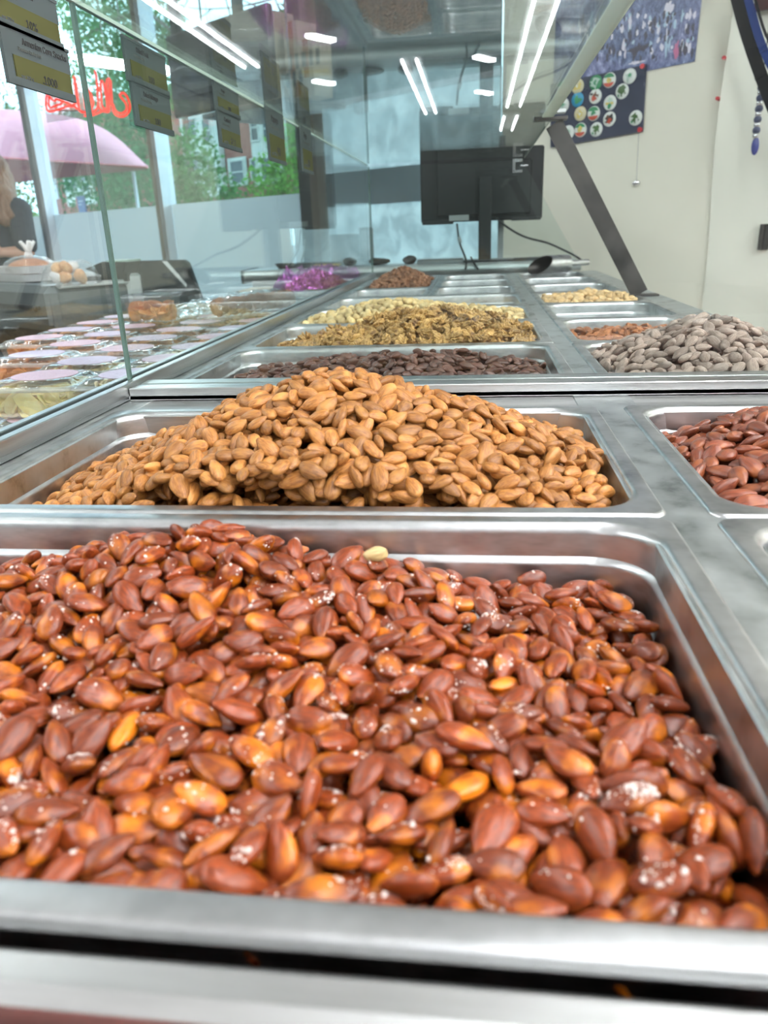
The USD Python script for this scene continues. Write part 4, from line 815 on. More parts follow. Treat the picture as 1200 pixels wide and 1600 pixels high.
both(((417, 168), (443, 184), (447, 258), (423, 246)), 'price tag left of the dark window post', 'Papaya', '90')
both(((471, 198), (487, 208), (489, 272), (474, 264)), 'price tag in front of the dark window post', 'Figs', '80')

# ------------------------------------------------------------------ checkout counter and what stands on it
CZ = 0.945
cc = G(79, 447, CZ - Z0); far = G(219, 437, CZ - Z0)
Ls = float((far - cc) @ m_); s0 = float((cc - P0) @ e); d0 = -float((cc - P0) @ m_)
co = thing('checkout_counter', 'grey steel checkout counter with a drawer and rounded corners', 'counter', W(s0 - 0.6, d0 - Ls / 2, 0), kind=None)
sb = lambda a_, b_, c_, d_, z0, z1, b=0.0: to_world(box(a_, b_, -d_, -c_, z0, z1, b), 0, 0, 0)
obj('side_cabinet', sb(s0 - 0.55, s0, d0 - Ls, d0, CZ - 0.155, CZ - 0.004, 0.02), 'cabinet_steel', co)
obj('drawer_cabinet', sb(s0 - 1.4, s0 - 0.012, d0 - 0.1, d0 + 0.012, CZ - 0.155, CZ, 0.025), 'cabinet_steel', co)
obj('top_edge', [sb(s0 - 0.03, s0 + 0.008, d0 - Ls, d0 - 0.03, CZ - 0.012, CZ + 0.004, 0.003)], 'table_steel', co)
obj('end_cap', sb(s0 - 0.5, s0 + 0.012, d0 - Ls - 0.03, d0 - Ls + 0.03, CZ - 0.15, CZ + 0.022, 0.01), 'table_steel', co)
obj('drawer_handle', [sb(s0 - 0.9, s0 - 0.05, d0 + 0.03, d0 + 0.05, CZ - 0.082, CZ - 0.062, 0.006), sb(s0 - 0.12, s0 - 0.08, d0 + 0.01, d0 + 0.032, CZ - 0.078, CZ - 0.066)], 'dark_steel', co)
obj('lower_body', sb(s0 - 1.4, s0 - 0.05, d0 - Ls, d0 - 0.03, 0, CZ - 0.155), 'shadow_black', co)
obj('back_shelf', sb(s0 - 0.56, s0 - 0.20, d0 - Ls - 0.1, d0 - 0.2, CZ - 0.004, CZ + 0.012, 0.003), 'black_plastic', co)
# wrapped loaf on foam trays
q = G(28, 441, CZ - Z0); bq = (q[0], q[1] + 0.11, CZ + 0.001)
t = thing('foam_tray', 'white foam tray of pinkish food lying under the wrapped loaf', 'tray', bq, TH, world=False)
sp_ = lambda w, d, h: loft([at_z(rrect(-w / 2 + i, w / 2 - i, -d / 2 + i, d / 2 - i, min(0.03, w / 5), 6), z) for i, z in ((0.016, 0.0), (0.004, h - 0.004), (0, h), (0.004, h), (0.016, 0.004))], cap_first=True, cap_last=True)
obj('dish', sp_(0.29, 0.21, 0.027), 'foam_white', t); obj('food', moved(crumple(0.23, 0.15, 0.018, 601, 24, 0.003), (0, 0, 0.005)), 'brown_bread', t)
t = thing('wrapped_loaf', 'orange-brown loaf on a white tray in a clear bag tied on top', 'bread', (bq[0], bq[1], CZ + 0.029), TH, world=False)
obj('dish', sp_(0.28, 0.20, 0.028), 'foam_white', t)
lf = roundnut(610, 0.245, 0.66, 4); lf.vertices[:, 2] = np.maximum(lf.vertices[:, 2] * 0.46 + 0.016, 0.008); obj('loaf', lf, 'brown_bread', t, smooth=True)
wr = roundnut(611, 0.268, 0.68, 4); wr.vertices[:, 2] = np.maximum(wr.vertices[:, 2] * 0.51 + 0.018, 0.006); obj('wrap', wr, 'wrap_plastic', t, smooth=25)
kn = [tube(spline([(-0.01, 0, 0.056), (0.0, 0, 0.076), (0.028 * math.cos(a_), 0.028 * math.sin(a_), 0.115)], 10), np.linspace(0.016, 0.006, 10)) for a_ in np.linspace(0, 6.28, 6)[:-1]]; obj('knot', kn, 'foam_white', t)
q = G(104, 446, CZ - Z0); t = thing('sweets_bag', 'small clear bag of orange and white sweets on the checkout counter', 'bag', (q[0], q[1] + 0.04, CZ + 0.002), 0.3, world=False)
rr = np.random.default_rng(62)
for j in range(9):
    g = roundnut(620 + j, 0.052, 0.7, 3); g.apply_transform(trimesh.transformations.random_rotation_matrix(rr.random(3))); g.apply_translation((rr.uniform(-0.045, 0.045), rr.uniform(-0.025, 0.025), 0.024 + 0.03 * (j > 5))); obj('sweet', g, 'orange_sweets' if j % 4 else 'foam_white', t)
obj('wrap', moved(crumple(0.18, 0.12, 0.078, 625, 36, 0.010), (0, 0, 0)), 'wrap_plastic', t, smooth=20)
# black screens
SY = 2.95; PY = 2.66
def wedge(name, label, cat, pts, y, dep, m, extra=()):
    """an upright board: outline given by pixels at depth y, dep thick"""
    P_ = [Y(a_, b_, y) for a_, b_ in pts]; poly = Polygon([(p[0], p[2]) for p in P_]); o = thing(name, label, cat, (np.mean([p[0] for p in P_]), y, min(p[2] for p in P_)))
    g = prism(poly, dep); g.apply_transform(np.array([[1, 0, 0, 0], [0, 0, -1, y + dep], [0, 1, 0, 0], [0, 0, 0, 1.0]])); obj('panel', g, m, o, smooth=False)
    for nm, pp_, mm, dd in extra:
        Q_ = [Y(a_, b_, y) for a_, b_ in pp_]; g = prism(Polygon([(p[0], p[2]) for p in Q_]), dd); g.apply_transform(np.array([[1, 0, 0, 0], [0, 0, -1, y + 0.0005], [0, 1, 0, 0], [0, 0, 0, 1.0]])); obj(nm, g, mm, o, smooth=False)
    return o
pos_ = wedge('till_screen', 'large black till screen with a pale stripe across its corner', 'screen', ((197, 478), (200, 412), (206, 408), (286, 406), (293, 411), (318, 478)), SY, 0.03, 'screen_back', [('stripe', ((253, 408), (261, 408), (292, 444), (291, 449)), 'foam_white', 0.002)])
q = Y(256, 478, SY); obj('stand', [box(q[0] - 0.09, q[0] + 0.09, SY + 0.005, SY + 0.025, 0.62, q[2] + 0.01), box(q[0] - 0.09, q[0] + 0.09, SY - 0.05, SY + 0.2, 0, 0.62)], 'black_plastic', pos_)
s_, z_ = s0 - 0.30, CZ + 0.012
q = Y(172, 430, PY)
t = thing('receipt_printer', 'black wedge-shaped receipt printer with a pale teal lid on the checkout counter', 'printer', (q[0], PY, CZ))
P_ = [Y(a_, b_, PY) for a_, b_ in ((133, 420), (160, 409), (197, 409), (193, 428), (158, 430))]; g = prism(Polygon([(p[0], p[2]) for p in P_]), 0.12); g.apply_transform(np.array([[1, 0, 0, 0], [0, 0, -1, PY + 0.12], [0, 1, 0, 0], [0, 0, 0, 1.0]])); obj('case', g, 'black_plastic', t, smooth=False)
P_ = [Y(a_, b_, PY) for a_, b_ in ((166, 407), (198, 406), (198, 409.5), (166, 409.5))]; g = prism(Polygon([(p[0], p[2]) for p in P_]), 0.12); g.apply_transform(np.array([[1, 0, 0, 0], [0, 0, -1, PY + 0.12], [0, 1, 0, 0], [0, 0, 0, 1.0]])); obj('lid', g, 'badge_pale', t, smooth=False)
lo_ = min(p[2] for p in P_); obj('foot', box(q[0] - 0.05, q[0] + 0.05, PY + 0.03, PY + 0.10, CZ - 0.003, CZ + 0.03), 'black_plastic', t)
# dark dish, yellow lid and two grey boxes on the left end of the steel table
q = on_table(460, 417, 3.48); t = thing('black_dish', 'shallow black dish on the left end of the steel table', 'dish', tuple(q))
obj('dish', moved(sp_(0.17, 0.11, 0.022), q), 'black_plastic', t); obj('spoon_handle', tube([q + [0.03, 0, 0.02], q + [0.05, 0, 0.07], q + [0.056, 0.0, 0.12]], 0.004), 'cable_grey', t)
q = on_table(512, 414, 3.52); t = thing('yellow_lid', 'flat yellow lid on the steel table behind the purple bags', 'lid', tuple(q)); obj('lid', box(q[0] - 0.06, q[0] + 0.06, 3.48, 3.56, TZ, TZ + 0.012, 0.004), 'badge_yellow', t)
q = on_table(545, 405, 3.57); t = thing('card_terminal', 'two grey boxes standing in for reflected shapes behind the far glass corner', 'machine', tuple(q))  # boxes added as solid stand-ins for dark reflections in the side pane
zt2 = Y(540, 366, 3.57)[2]; obj('body', box(q[0] - 0.085, q[0] + 0.05, 3.55, 3.59, TZ, zt2, 0.006), 'grey_plastic', t); obj('head', box(q[0] + 0.055, q[0] + 0.115, 3.55, 3.59, TZ, Y(575, 355, 3.57)[2], 0.006), 'grey_plastic', t)

# ------------------------------------------------------------------ the woman behind the checkout
py_ = 4.70
B = lambda px, py, dy=0.0: Y(px, py, py_ + dy) * np.array([1, 1, 1])
SHL, ELB, HND = B(30, 329, -0.06), B(43, 394, -0.10), B(6, 394, -0.16)
hip = np.array([B(-8, 420)[0], py_ + 0.05, 0.88]); chest = np.array([B(-6, 340)[0], py_ + 0.05, 1.22]); neck = np.array([B(-14, 306)[0], py_ + 0.04, 1.37]); head = np.array([B(-20, 285)[0], py_ + 0.04, 1.50])
per = thing('person', 'woman with long reddish hair and a navy t-shirt, seen from behind at the left edge', 'person', (hip[0], hip[1], 0))
SHR = SHL + np.array([-0.05, 0.34, 0.01]); SHR[0] = chest[0] - 0.06; ELR = SHR + [-0.03, 0.05, -0.27]; HNR = HND + np.array([-0.06, 0.10, 0.0])
ft = lambda sgn: np.array([hip[0] - 0.02, hip[1] + 0.09 * sgn, 0.05])
bones = [(hip, .135, chest, .145), (chest, .13, neck - [0, 0, .06], .085), (neck - [0, 0, .05], .055, head - [0, 0, .06], .052), (SHL, .058, chest + [0, 0, .06], .10), (SHR, .058, chest + [0, 0, .06], .10), (SHL, .052, ELB, .043), (ELB, .042, HND, .027), (SHR, .05, ELR, .042), (ELR, .041, HNR, .027),
         (head, .088, head + [-0.03, 0, -.035], .075), (head + [-0.02, 0, -.06], .05, head + [-0.045, 0, -.085], .03), (head + [-0.085, 0, -.02], .014, head + [-0.10, 0, -.035], .012)]
for sgn in (-1, 1):
    h_ = hip + [0, 0.085 * sgn, -.05]; kn_ = np.array([hip[0] - 0.01, hip[1] + 0.09 * sgn, .47]); bones += [(h_, .10, kn_, .06), (kn_, .058, ft(sgn) + [0, 0, .04], .038), (ft(sgn) + [0.02, 0, 0], .04, ft(sgn) + [-0.15, 0, -.02], .03)]
    bones.append((head + [-0.005, 0.083 * sgn, -.01], .016, head + [0.0, 0.086 * sgn, -.035], .011))
for hd, sgn in ((HND, -1), (HNR, 1)):
    bones.append((hd, .027, hd + [-0.055, -0.005 * sgn, -0.008], .026))
    for j in range(4):
        b0 = hd + [-0.06, 0.0, 0.022 - 0.016 * j]; k1 = b0 + [-0.034 + 0.004 * abs(j - 1), 0.008, -0.012]; k2 = k1 + [-0.020, 0.012, -0.018]; bones += [(b0, .0095, k1, .0088), (k1, .0088, k2, .0078)]
    bones += [(hd + [-0.02, 0, 0.02], .011, hd + [-0.045, -0.02 * sgn, 0.04], .0095), (hd + [-0.045, -0.02 * sgn, 0.04], .0095, hd + [-0.075, -0.022 * sgn, 0.04], .0082)]
obj('body', body_of(bones, 0.011, 6), 'skin', per, smooth=True)
slv = SHL + (ELB - SHL) * 0.82; slr = SHR + (ELR - SHR) * 0.7
obj('shirt', body_of([(hip - [0, 0, .03], .152, chest, .162), (chest, .148, neck - [0, 0, .085], .095), (SHL, .074, chest + [0, 0, .05], .115), (SHR, .072, chest + [0, 0, .05], .115), (SHL, .072, slv, .066), (SHR, .070, slr, .062)], 0.014, 6), 'shirt_navy', per, smooth=True)
tr = []
for sgn in (-1, 1):
    h_ = hip + [0, 0.085 * sgn, -.05]; kn_ = np.array([hip[0] - 0.01, hip[1] + 0.09 * sgn, .47]); tr += [(h_, .115, kn_, .076), (kn_, .076, ft(sgn) + [0, 0, .06], .062)]
obj('trousers', body_of(tr + [(hip + [0, -.05, -.06], .13, hip + [0, .05, -.06], .13)], 0.016, 6), 'trousers', per, smooth=True)
hr = body_of([(head + [0.012, 0, .02], .107, head + [0.035, 0, -.05], .10), (head + [0.035, 0, -.05], .105, B(2, 320, -0.05), .095), (B(4, 318, -0.08), .075, B(20, 336, -0.11), .035), (B(0, 318, -0.08), .075, B(8, 342, -0.12), .045), (B(6, 306, -0.07), .06, B(25, 338, -0.12), .016)], 0.010, 4)
nv = np.array(hr.vertices); hr.vertices = nv + hr.vertex_normals * (0.010 * (meshkit.fbm(nv * np.array([70, 70, 6]), 3, 3) - 0.5) * 2)[:, None]; obj('hair', hr, 'hair', per, smooth=True)
for sgn in (-1, 1):
    g = trimesh.creation.icosphere(subdivisions=2, radius=0.0115); g.apply_translation(head + [-0.083, 0.032 * sgn, 0.0]); obj('eye', g, 'foam_white', per, smooth=True)

# ------------------------------------------------------------------ neon sign, dark panel, stand-in cartons by the windows
ND = 0.35
def npt(zx, zy): s, z = on_wall(50 + zx / 5.714, 130 + zy / 5.714, ND); return W(s, ND, z)
ns = thing('neon_sign', 'red neon sign in curved script hanging before the window', 'neon sign', tuple(npt(480, 300)))
for ln in ([(810, 85), (850, 125), (872, 190), (868, 245), (838, 285), (790, 298), (745, 280), (722, 235), (712, 150), (700, -30)], [(808, 88), (790, 118), (828, 165), (845, 205), (838, 245), (805, 268), (765, 262), (735, 225), (722, 190), (695, 180), (692, 100), (690, -20)],
           [(690, -40), (672, -30), (668, 60), (690, 235), (650, 250), (600, 262), (540, 285), (470, 290)], [(640, 5), (612, 8), (618, 130), (630, 210), (668, 225), (662, 120), (640, 5)], [(688, 238), (610, 235), (590, 150), (580, 0), (560, -110)],
           [(460, 30), (500, 55), (540, 130), (545, 195), (520, 245), (485, 235), (470, 150), (460, 30)], [(475, 60), (512, 120), (520, 190), (498, 225), (480, 160), (475, 60)], [(585, 20), (590, 180), (570, 240), (520, 262), (440, 255), (415, 205), (400, 60), (372, -60)],
           [(372, -60), (395, 110), (418, 230), (450, 262)], [(150, 108), (128, 120), (125, 200), (152, 252), (240, 232), (340, 205), (400, 230)], [(150, 110), (200, 155), (225, 140), (260, 160), (290, 165), (340, 190), (390, 175)], [(150, 120), (150, 205), (165, 220), (270, 180)]):
    obj('tube', tube([npt(*p) for p in (np.array(spline(ln, max(14, 6 * len(ln)))[:, :2]) if len(ln) > 4 else ln)], 0.0072, 8), 'neon_red', ns, smooth=True)
def nrect(zs): return [npt(*p) for p in zs]
A_ = nrect([(62, 85), (400, 40), (440, 300), (100, 350)]); back = trimesh.convex.convex_hull(np.array([p + m_ * o_ for p in A_ for o_ in (0.03, 0.036)])); obj('backing_plate', back, 'rim_plastic', ns, smooth=False)
for zx in (480, 690): p = npt(zx, 0); obj('hanging_wire', cyl(p, [p[0], p[1], CEIL], 0.003, 6), 'cable_grey', ns)
obj('support_bar', cyl(npt(150, 240) + m_ * 0.02, npt(700, 245) + m_ * 0.02, 0.006, 8), 'cable_grey', ns)
# white fluorescent fixture hanging square to the windows
p, q = Y(124, 92, 5.0), None
q = p + m_ * 0.62; t = thing('hanging_lamp', 'white tube lamp hanging above the neon sign', 'ceiling light', tuple(p))
obj('tube', bar(p, q, 0.04, 0.05), 'tube_light', t); obj('hanger', cyl((p + q) / 2, [*((p + q) / 2)[:2], CEIL], 0.004, 6), 'cable_grey', t)
# the dark hanging panel
PDD = 0.9
def ppt(px, py): s, z = on_wall(px, py, PDD); return s, z
pl, ptop, pr_, pb = on_wall(264, 120, PDD)[0], on_wall(300, 42, PDD)[1], on_wall(392, 120, PDD)[0], on_wall(300, 179, PDD)[1]
t = thing('menu_screen', 'large dark flat screen hanging from the ceiling, seen from behind', 'screen', W((pl + pr_) / 2, PDD, pb))
obj('back_shell', slab(pl, pr_ + 0.15, PDD - 0.04, PDD, pb, ptop, 0.01), 'panel_brown', t)
obj('rear_cover', slab(pl + 0.12, pr_, PDD, PDD + 0.05, pb + 0.08, ptop - 0.16, 0.015), 'panel_top', t)
obj('hanger', [slab((pl + pr_) / 2 - 0.03 + o_, (pl + pr_) / 2 + 0.03 + o_, PDD - 0.03, PDD - 0.01, ptop, CEIL) for o_ in (-0.25, 0.25)], 'dark_post', t)
# cartons mirrored in the side pane, built as solid boxes on an added shelf
CD = 0.22
sa, sbb = on_wall(380, 150, CD)[0], on_wall(488, 150, CD)[0]; zsh = on_wall(440, 172, CD)[1]
t = thing('wall_shelf', 'added narrow metal shelf across the window that carries the stand-in cartons', 'shelf', W((sa + sbb) / 2, CD, zsh))
obj('board', slab(sa - 0.05, sbb + 0.1, 0.06, 0.5, zsh - 0.025, zsh, 0.002), 'grey_plastic', t)
for ss in (sa - 0.03, sbb + 0.08): obj('rod', cyl(W(ss, 0.45, zsh), W(ss, 0.45, CEIL), 0.006, 8), 'cable_grey', t)
def carton(px0, px1, py0, z0, dd, lab, marks=True):
    a_, b_ = on_wall(px0, py0, dd)[0], on_wall(px1, py0, dd)[0]; z1 = on_wall((px0 + px1) / 2, py0, dd)[1]
    o = thing('carton', lab, 'box', W((a_ + b_) / 2, dd, z0)); obj('box', slab(a_, b_, dd - 0.14, dd, z0, z1, 0.003), 'cardboard', o); mid = (a_ + b_) / 2
    obj('tape', slab(mid - 0.02, mid + 0.02, dd - 0.1405, dd + 0.0008, z0 + 0.01, z1 + 0.0008), 'card_tape', o)
    if marks:
        for j in range(3): obj('print_mark', slab(a_ + 0.03 + 0.05 * j, a_ + 0.055 + 0.05 * j, dd + 0.0001, dd + 0.0012, z0 + 0.06, z0 + 0.13), 'print_grey', o)
    return z1
z1 = carton(397, 438, 118, zsh + 0.001, 0.40, 'plain carton, solid in place of its reflection, lowest left on the added shelf')
carton(388, 428, 22, z1 + 0.001, 0.40, 'tall carton with brown tape, solid in place of its reflection, on the lowest left carton', False)
z1 = carton(442, 490, 128, zsh + 0.001, 0.40, 'carton with printed marks, solid in place of its reflection, right on the added shelf')
carton(441, 463, 34, z1 + 0.001, 0.40, 'tall narrow carton, solid in place of its reflection, on the printed carton')
carton(465, 487, 62, z1 + 0.001, 0.40, 'shorter narrow carton, solid in place of its reflection, beside the tall narrow one')

# ------------------------------------------------------------------ the cream wall
def wall_rect(px, d0_, d1_): 
    c = [on_wall(a_, b_) for a_, b_ in px]; return (c[0][0] + c[3][0]) / 2, (c[1][0] + c[2][0]) / 2, (c[2][1] + c[3][1]) / 2, (c[0][1] + c[1][1]) / 2
def wall_poly(px, d, th): 
    g = prism(Polygon([on_wall(a_, b_) for a_, b_ in px]), th); g.apply_transform(np.array([[1, 0, 0, 0], [0, 0, 1, -d - th], [0, 1, 0, 0], [0, 0, 0, 1.0]])); return to_world(g, 0, 0, 0)
po = thing('poster', 'bluish painted poster of a crowded scene pinned on the cream wall', 'poster', W(*[on_wall(1000, 100)[0], 0.0, on_wall(1000, 100)[1]]))
s_l, s_r = on_wall(868, 60)[0], on_wall(1097, 60)[0]; zb_l, zb_r = on_wall(868, 132)[1], on_wall(1093, 95)[1]
obj('sheet', to_world(moved(turned(prism(Polygon([(s_l, zb_l - 0.02), (s_r - 0.02, zb_r), (s_r, 2.75), (s_l, 2.75)]), 0.004), math.pi / 2, (1, 0, 0)), (0, -0.001, 0)), 0, 0, 0), 'poster_print', po, smooth=False)
def blob(px, py, w, h, m, seed, d=0.0052):
    s, z = on_wall(px, py); r = np.random.default_rng(seed); a_ = np.linspace(0, 2 * np.pi, 22)[:-1]; rad = 1 + 0.25 * r.normal(size=21)
    k = 3.1 / FPX; pg = Polygon(np.column_stack([s + np.cos(a_) * rad * w * k * 0.6, z + np.sin(a_) * rad * h * k * 0.6])).buffer(0)
    obj('painted_patch', to_world(moved(turned(prism(pg, 0.0006), math.pi / 2, (1, 0, 0)), (0, -d, 0)), 0, 0, 0), m, po, smooth=False)
blob(1046, 14, 12, 15, 'poster_glow', 1); blob(1058, 80, 8, 18, 'poster_pink', 2); blob(1042, 70, 4, 30, 'poster_ice', 3); blob(1000, 76, 28, 8, 'poster_dark', 4); blob(996, 98, 22, 4, 'poster_glow', 7)
rp = np.random.default_rng(77); crowd = {'poster_ice': [], 'poster_dark': [], 'poster_glow': []}      # the small figures of the crowd
for j in range(150):
    px, py = rp.uniform(905, 1090), rp.uniform(20, 92); s, z = on_wall(px, py); k = 3.1 / FPX; w, h = rp.uniform(1.2, 3.0), rp.uniform(2.5, 8.0); a_ = np.linspace(0, 2 * np.pi, 10)[:-1]
    pg = Polygon(np.column_stack([s + np.cos(a_) * w * k * (1 + 0.3 * rp.normal(size=9)), z + np.sin(a_) * h * k * (1 + 0.3 * rp.normal(size=9))])).buffer(0)
    if px > 1088 - 0.05 * py or py > 122 - 0.155 * (px - 905) - 4: continue
    crowd[('poster_ice', 'poster_dark', 'poster_dark', 'poster_glow')[j % 4] if py < 75 or j % 4 else 'poster_dark'].append(to_world(moved(turned(prism(pg, 0.0005), math.pi / 2, (1, 0, 0)), (0, -0.0054 - 0.000002 * j, 0)), 0, 0, 0))
for mm, gs in crowd.items(): obj('painted_figures', gs, mm, po, smooth=False)
bcl = thing('badge_cloth', 'dark blue cloth pinned to the wall that carries round badges', 'cloth', W(on_wall(950, 160)[0], 0.006, on_wall(950, 215)[1]))
obj('cloth', wall_poly(((862, 132), (1012, 101), (1006, 206), (862, 231)), 0.0075, 0.004), 'blue_cloth', bcl, smooth=False)
for a_, b_ in ((1006, 104), (1002, 203)): s, z = on_wall(a_, b_); obj('pin', to_world(turned(cyl((0, 0, -0.004), (0, 0, 0.004), 0.010, 12), math.pi / 2, (1, 0, 0)), s, 0.0145, z), 'pin_red', bcl)
def badge(zx, zy, kind, lab):
    s, z = on_wall(860 + zx / 7.5, 90 + zy / 7.5); R_ = 0.0305
    o = thing('badge', lab, 'badge', W(s, 0.0120, z), TH, 'round badges on the blue cloth', world=False)
    prof = np.array([(0.0, -0.006), (R_ * 0.5, -0.0052), (R_ * 0.85, -0.0036), (R_ * 0.97, -0.0018), (R_, 0), (R_ * 0.97, 0.0)]); n = 28; L_ = []
    for r_, y_ in prof[1:]: a_ = np.arange(n) * 2 * np.pi / n; L_.append(np.column_stack([r_ * np.cos(a_), np.full(n, y_), r_ * np.sin(a_)]))
    g = loft(L_, True, True); base = {'blue': 'badge_blue', 'cream': 'badge_cream', 'leaf': 'badge_green', 'pale': 'badge_pale'}.get(kind, 'badge_white'); obj('disc', g, base, o)
    disc = Point(0, 0).buffer(R_ * 0.88, 20)
    def art(poly, m, off=0.0): 
        poly = poly.intersection(disc).buffer(0)
        if poly.is_empty: return
        g = prism(poly, 0.0008); g = turned(g, math.pi / 2, (1, 0, 0)); v = np.array(g.vertices); v[:, 1] -= 0.0062 - 0.0022 * np.clip(np.hypot(v[:, 0], v[:, 2]) / R_, 0, 1) ** 3 + off; g.vertices = v; obj('print', g, m, o, smooth=False)
    rb = np.random.default_rng(int(zx * 7 + zy)); rnd = lambda cx, cy, r_, k=9: Polygon([(cx + r_ * (1 + 0.35 * rb.normal()) * math.cos(a_), cy + r_ * (1 + 0.35 * rb.normal()) * math.sin(a_)) for a_ in np.linspace(0, 6.28, k)[:-1]]).buffer(0)
    if kind in ('flag', 'flagy'): art(sbox(-1, R_ * 0.33, 1, 1), 'badge_green'); art(sbox(-1, -1, 1, -R_ * 0.33), 'badge_red'); art(rnd(0, 0, R_ * 0.34), 'badge_yellow' if kind == 'flagy' else 'badge_green', 0.0006)
    elif kind == 'tree': art(rnd(0, R_ * 0.12, R_ * 0.5, 14), 'badge_olive'); art(sbox(-R_ * 0.1, -R_ * 0.7, R_ * 0.1, 0), 'badge_olive', 0.0004); art(rnd(-R_ * .45, -R_ * .5, R_ * .16), 'badge_green'); art(rnd(R_ * .5, -R_ * .3, R_ * .14), 'badge_olive')
    elif kind == 'script': art(rnd(0, R_ * 0.3, R_ * 0.35, 12), 'badge_brown'); art(rnd(-R_ * 0.1, -R_ * 0.25, R_ * 0.36, 12), 'badge_red'); art(rnd(-R_ * .5, R_ * .3, R_ * .18), 'print_black'); art(rnd(R_ * .5, 0, R_ * .2), 'badge_brown')
    elif kind == 'lion': art(rnd(0, 0, R_ * 0.6, 16), 'print_black'); art(rnd(0.1 * R_, -R_ * 0.3, R_ * 0.35, 12), 'badge_red', 0.0005); art(rnd(-R_ * .2, R_ * .3, R_ * .2), 'badge_brown', 0.0005)
    elif kind == 'band': art(rnd(0, R_ * .35, R_ * .38, 12), 'badge_pale'); art(sbox(-R_ * .6, -R_ * .25, R_ * .6, R_ * .05), 'badge_yellow', 0.0004); art(rnd(0, -R_ * .45, R_ * .3), 'badge_green')
    elif kind == 'sketch': art(rnd(0, 0, R_ * 0.5, 14), 'badge_pale'); art(rnd(0, 0.1 * R_, R_ * 0.25, 14), 'badge_green', 0.0005)
    elif kind == 'blue': art(rnd(0, 0, R_ * .5, 12), 'badge_green')
    elif kind == 'cream': art(rnd(0, -R_ * .1, R_ * .55, 14), 'badge_yellow'); art(rnd(0, 0, R_ * .2), 'badge_white', 0.0005)
    elif kind == 'leaf': art(rnd(0, 0, R_ * .6, 14), 'badge_pale'); art(rnd(0, 0, R_ * .3, 12), 'badge_green', 0.0005)
for zx, zy, k_, lb in ((545, 297, 'leaf', 'green round badge with a pale leaf pattern'), (706, 268, 'flagy', 'flag badge with a yellow middle in the top row'), (942, 222, 'sketch', 'white badge with a pale green sketch at the top right of the cloth'), (855, 398, 'tree', 'white badge with a green tree right of the middle of the cloth'),
                       (541, 458, 'script', 'white badge with black and red scribbles'), (713, 532, 'band', 'pale badge with a green and yellow band'), (332, 495, 'blue', 'bright blue badge with a green middle'), (365, 660, 'cream', 'cream badge with a golden middle'),
                       (522, 658, 'flag', 'green, white and red flag badge in the middle of the cloth'), (706, 723, 'lion', 'badge with a dark brown and red figure'), (1012, 710, 'tree', 'white badge with a green tree at the lower right of the cloth'), (225, 880, 'sketch', 'white badge half hidden by the bracket'),
                       (368, 850, 'flagy', 'flag badge with a yellow middle in the bottom row'), (552, 845, 'tree', 'white badge with a green tree in the bottom row'), (157, 365, 'flag', 'flag badge seen through the glass top'), (335, 340, 'cream', 'cream badge behind the glass edge'), (165, 560, 'sketch', 'white badge behind the glass by the clip')):
    badge(zx, zy, k_, lb)
# a pendant hanging on a thread, the white sheet with its pins, straps, beads, a picture frame
s, z = on_wall(996, 286); s2_, z2_ = on_wall(1000, 205); t = thing('hanging_charm', 'tiny silver charm hanging on a thread below the badge cloth', 'charm', W(s, 0.012, z))
obj('thread', tube([W(s2_, 0.012, z2_), W((s + s2_) / 2, 0.012, (z + z2_) / 2), W(s, 0.012, z)], 0.0012, 6), 'cable_grey', t); g = trimesh.creation.icosphere(subdivisions=2, radius=0.013); g.vertices *= [1.3, 0.5, 0.9]; obj('charm', moved(g, W(s, 0.014, z)), 'chrome', t)
sh_l = on_wall(1118, 300)[0]; nS, nZ = 30, 60; zs = np.linspace(0.06, 3.0, nZ); ss = np.linspace(0, 1, nS); 
def sheet(off):
    V = []
    for i, zz in enumerate(zs):
        lift = 0.022 * math.exp(-((zz - 1.62) / 0.28) ** 2)
        for u in ss: V.append(W(sh_l + u * 1.15 - 0.018 * math.exp(-((zz - 1.35) / 0.3) ** 2) * (1 - u), 0.007 + off + lift * (1 - min(u * 7, 1)) ** 2 + 0.008 * math.sin(u * 9 + zz * 2.2) ** 2 * min(u * 4, 1), zz))
    return np.array(V)
ii = np.arange(nS * nZ).reshape(nZ, nS); A0, B0, C0, D0 = ii[:-1, :-1].ravel(), ii[:-1, 1:].ravel(), ii[1:, 1:].ravel(), ii[1:, :-1].ravel(); FF = np.vstack([np.stack([A0, B0, C0], 1), np.stack([A0, C0, D0], 1)])
t = thing('plastic_sheet', 'off-white plastic sheet with a curling edge pinned to the wall at the right', 'sheet', W(sh_l + 0.5, 0, 0.06)); obj('sheet', trimesh.Trimesh(np.vstack([sheet(0), sheet(0.0015)]), np.vstack([FF[:, ::-1], FF + nS * nZ]), process=False), 'white_sheet', t, smooth=True)
for a_, b_ in ((1136, 92), (1126, 155)): s, z = on_wall(a_, b_); obj('pin', [to_world(turned(cyl((0, 0, -0.02), (0, 0, 0.02), 0.0075, 10), math.pi / 2, (1, 0, 0)), s, 0.02, z)], 'pin_red', t)
s, _ = on_wall(1193, 370); z0_, z1_ = on_wall(1193, 390)[1], on_wall(1193, 350)[1]; t = thing('hinge', 'small dark steel hinge on the white sheet at the right edge', 'hinge', W(s, 0.03, z0_)); obj('leaf_plate', slab(s - 0.012, s + 0.03, 0.016, 0.024, z0_, z1_, 0.002), 'dark_steel', t); obj('pin_barrel', cyl(W(s, 0.03, z0_), W(s, 0.03, z1_), 0.008), 'dark_steel', t)
SD = 0.25
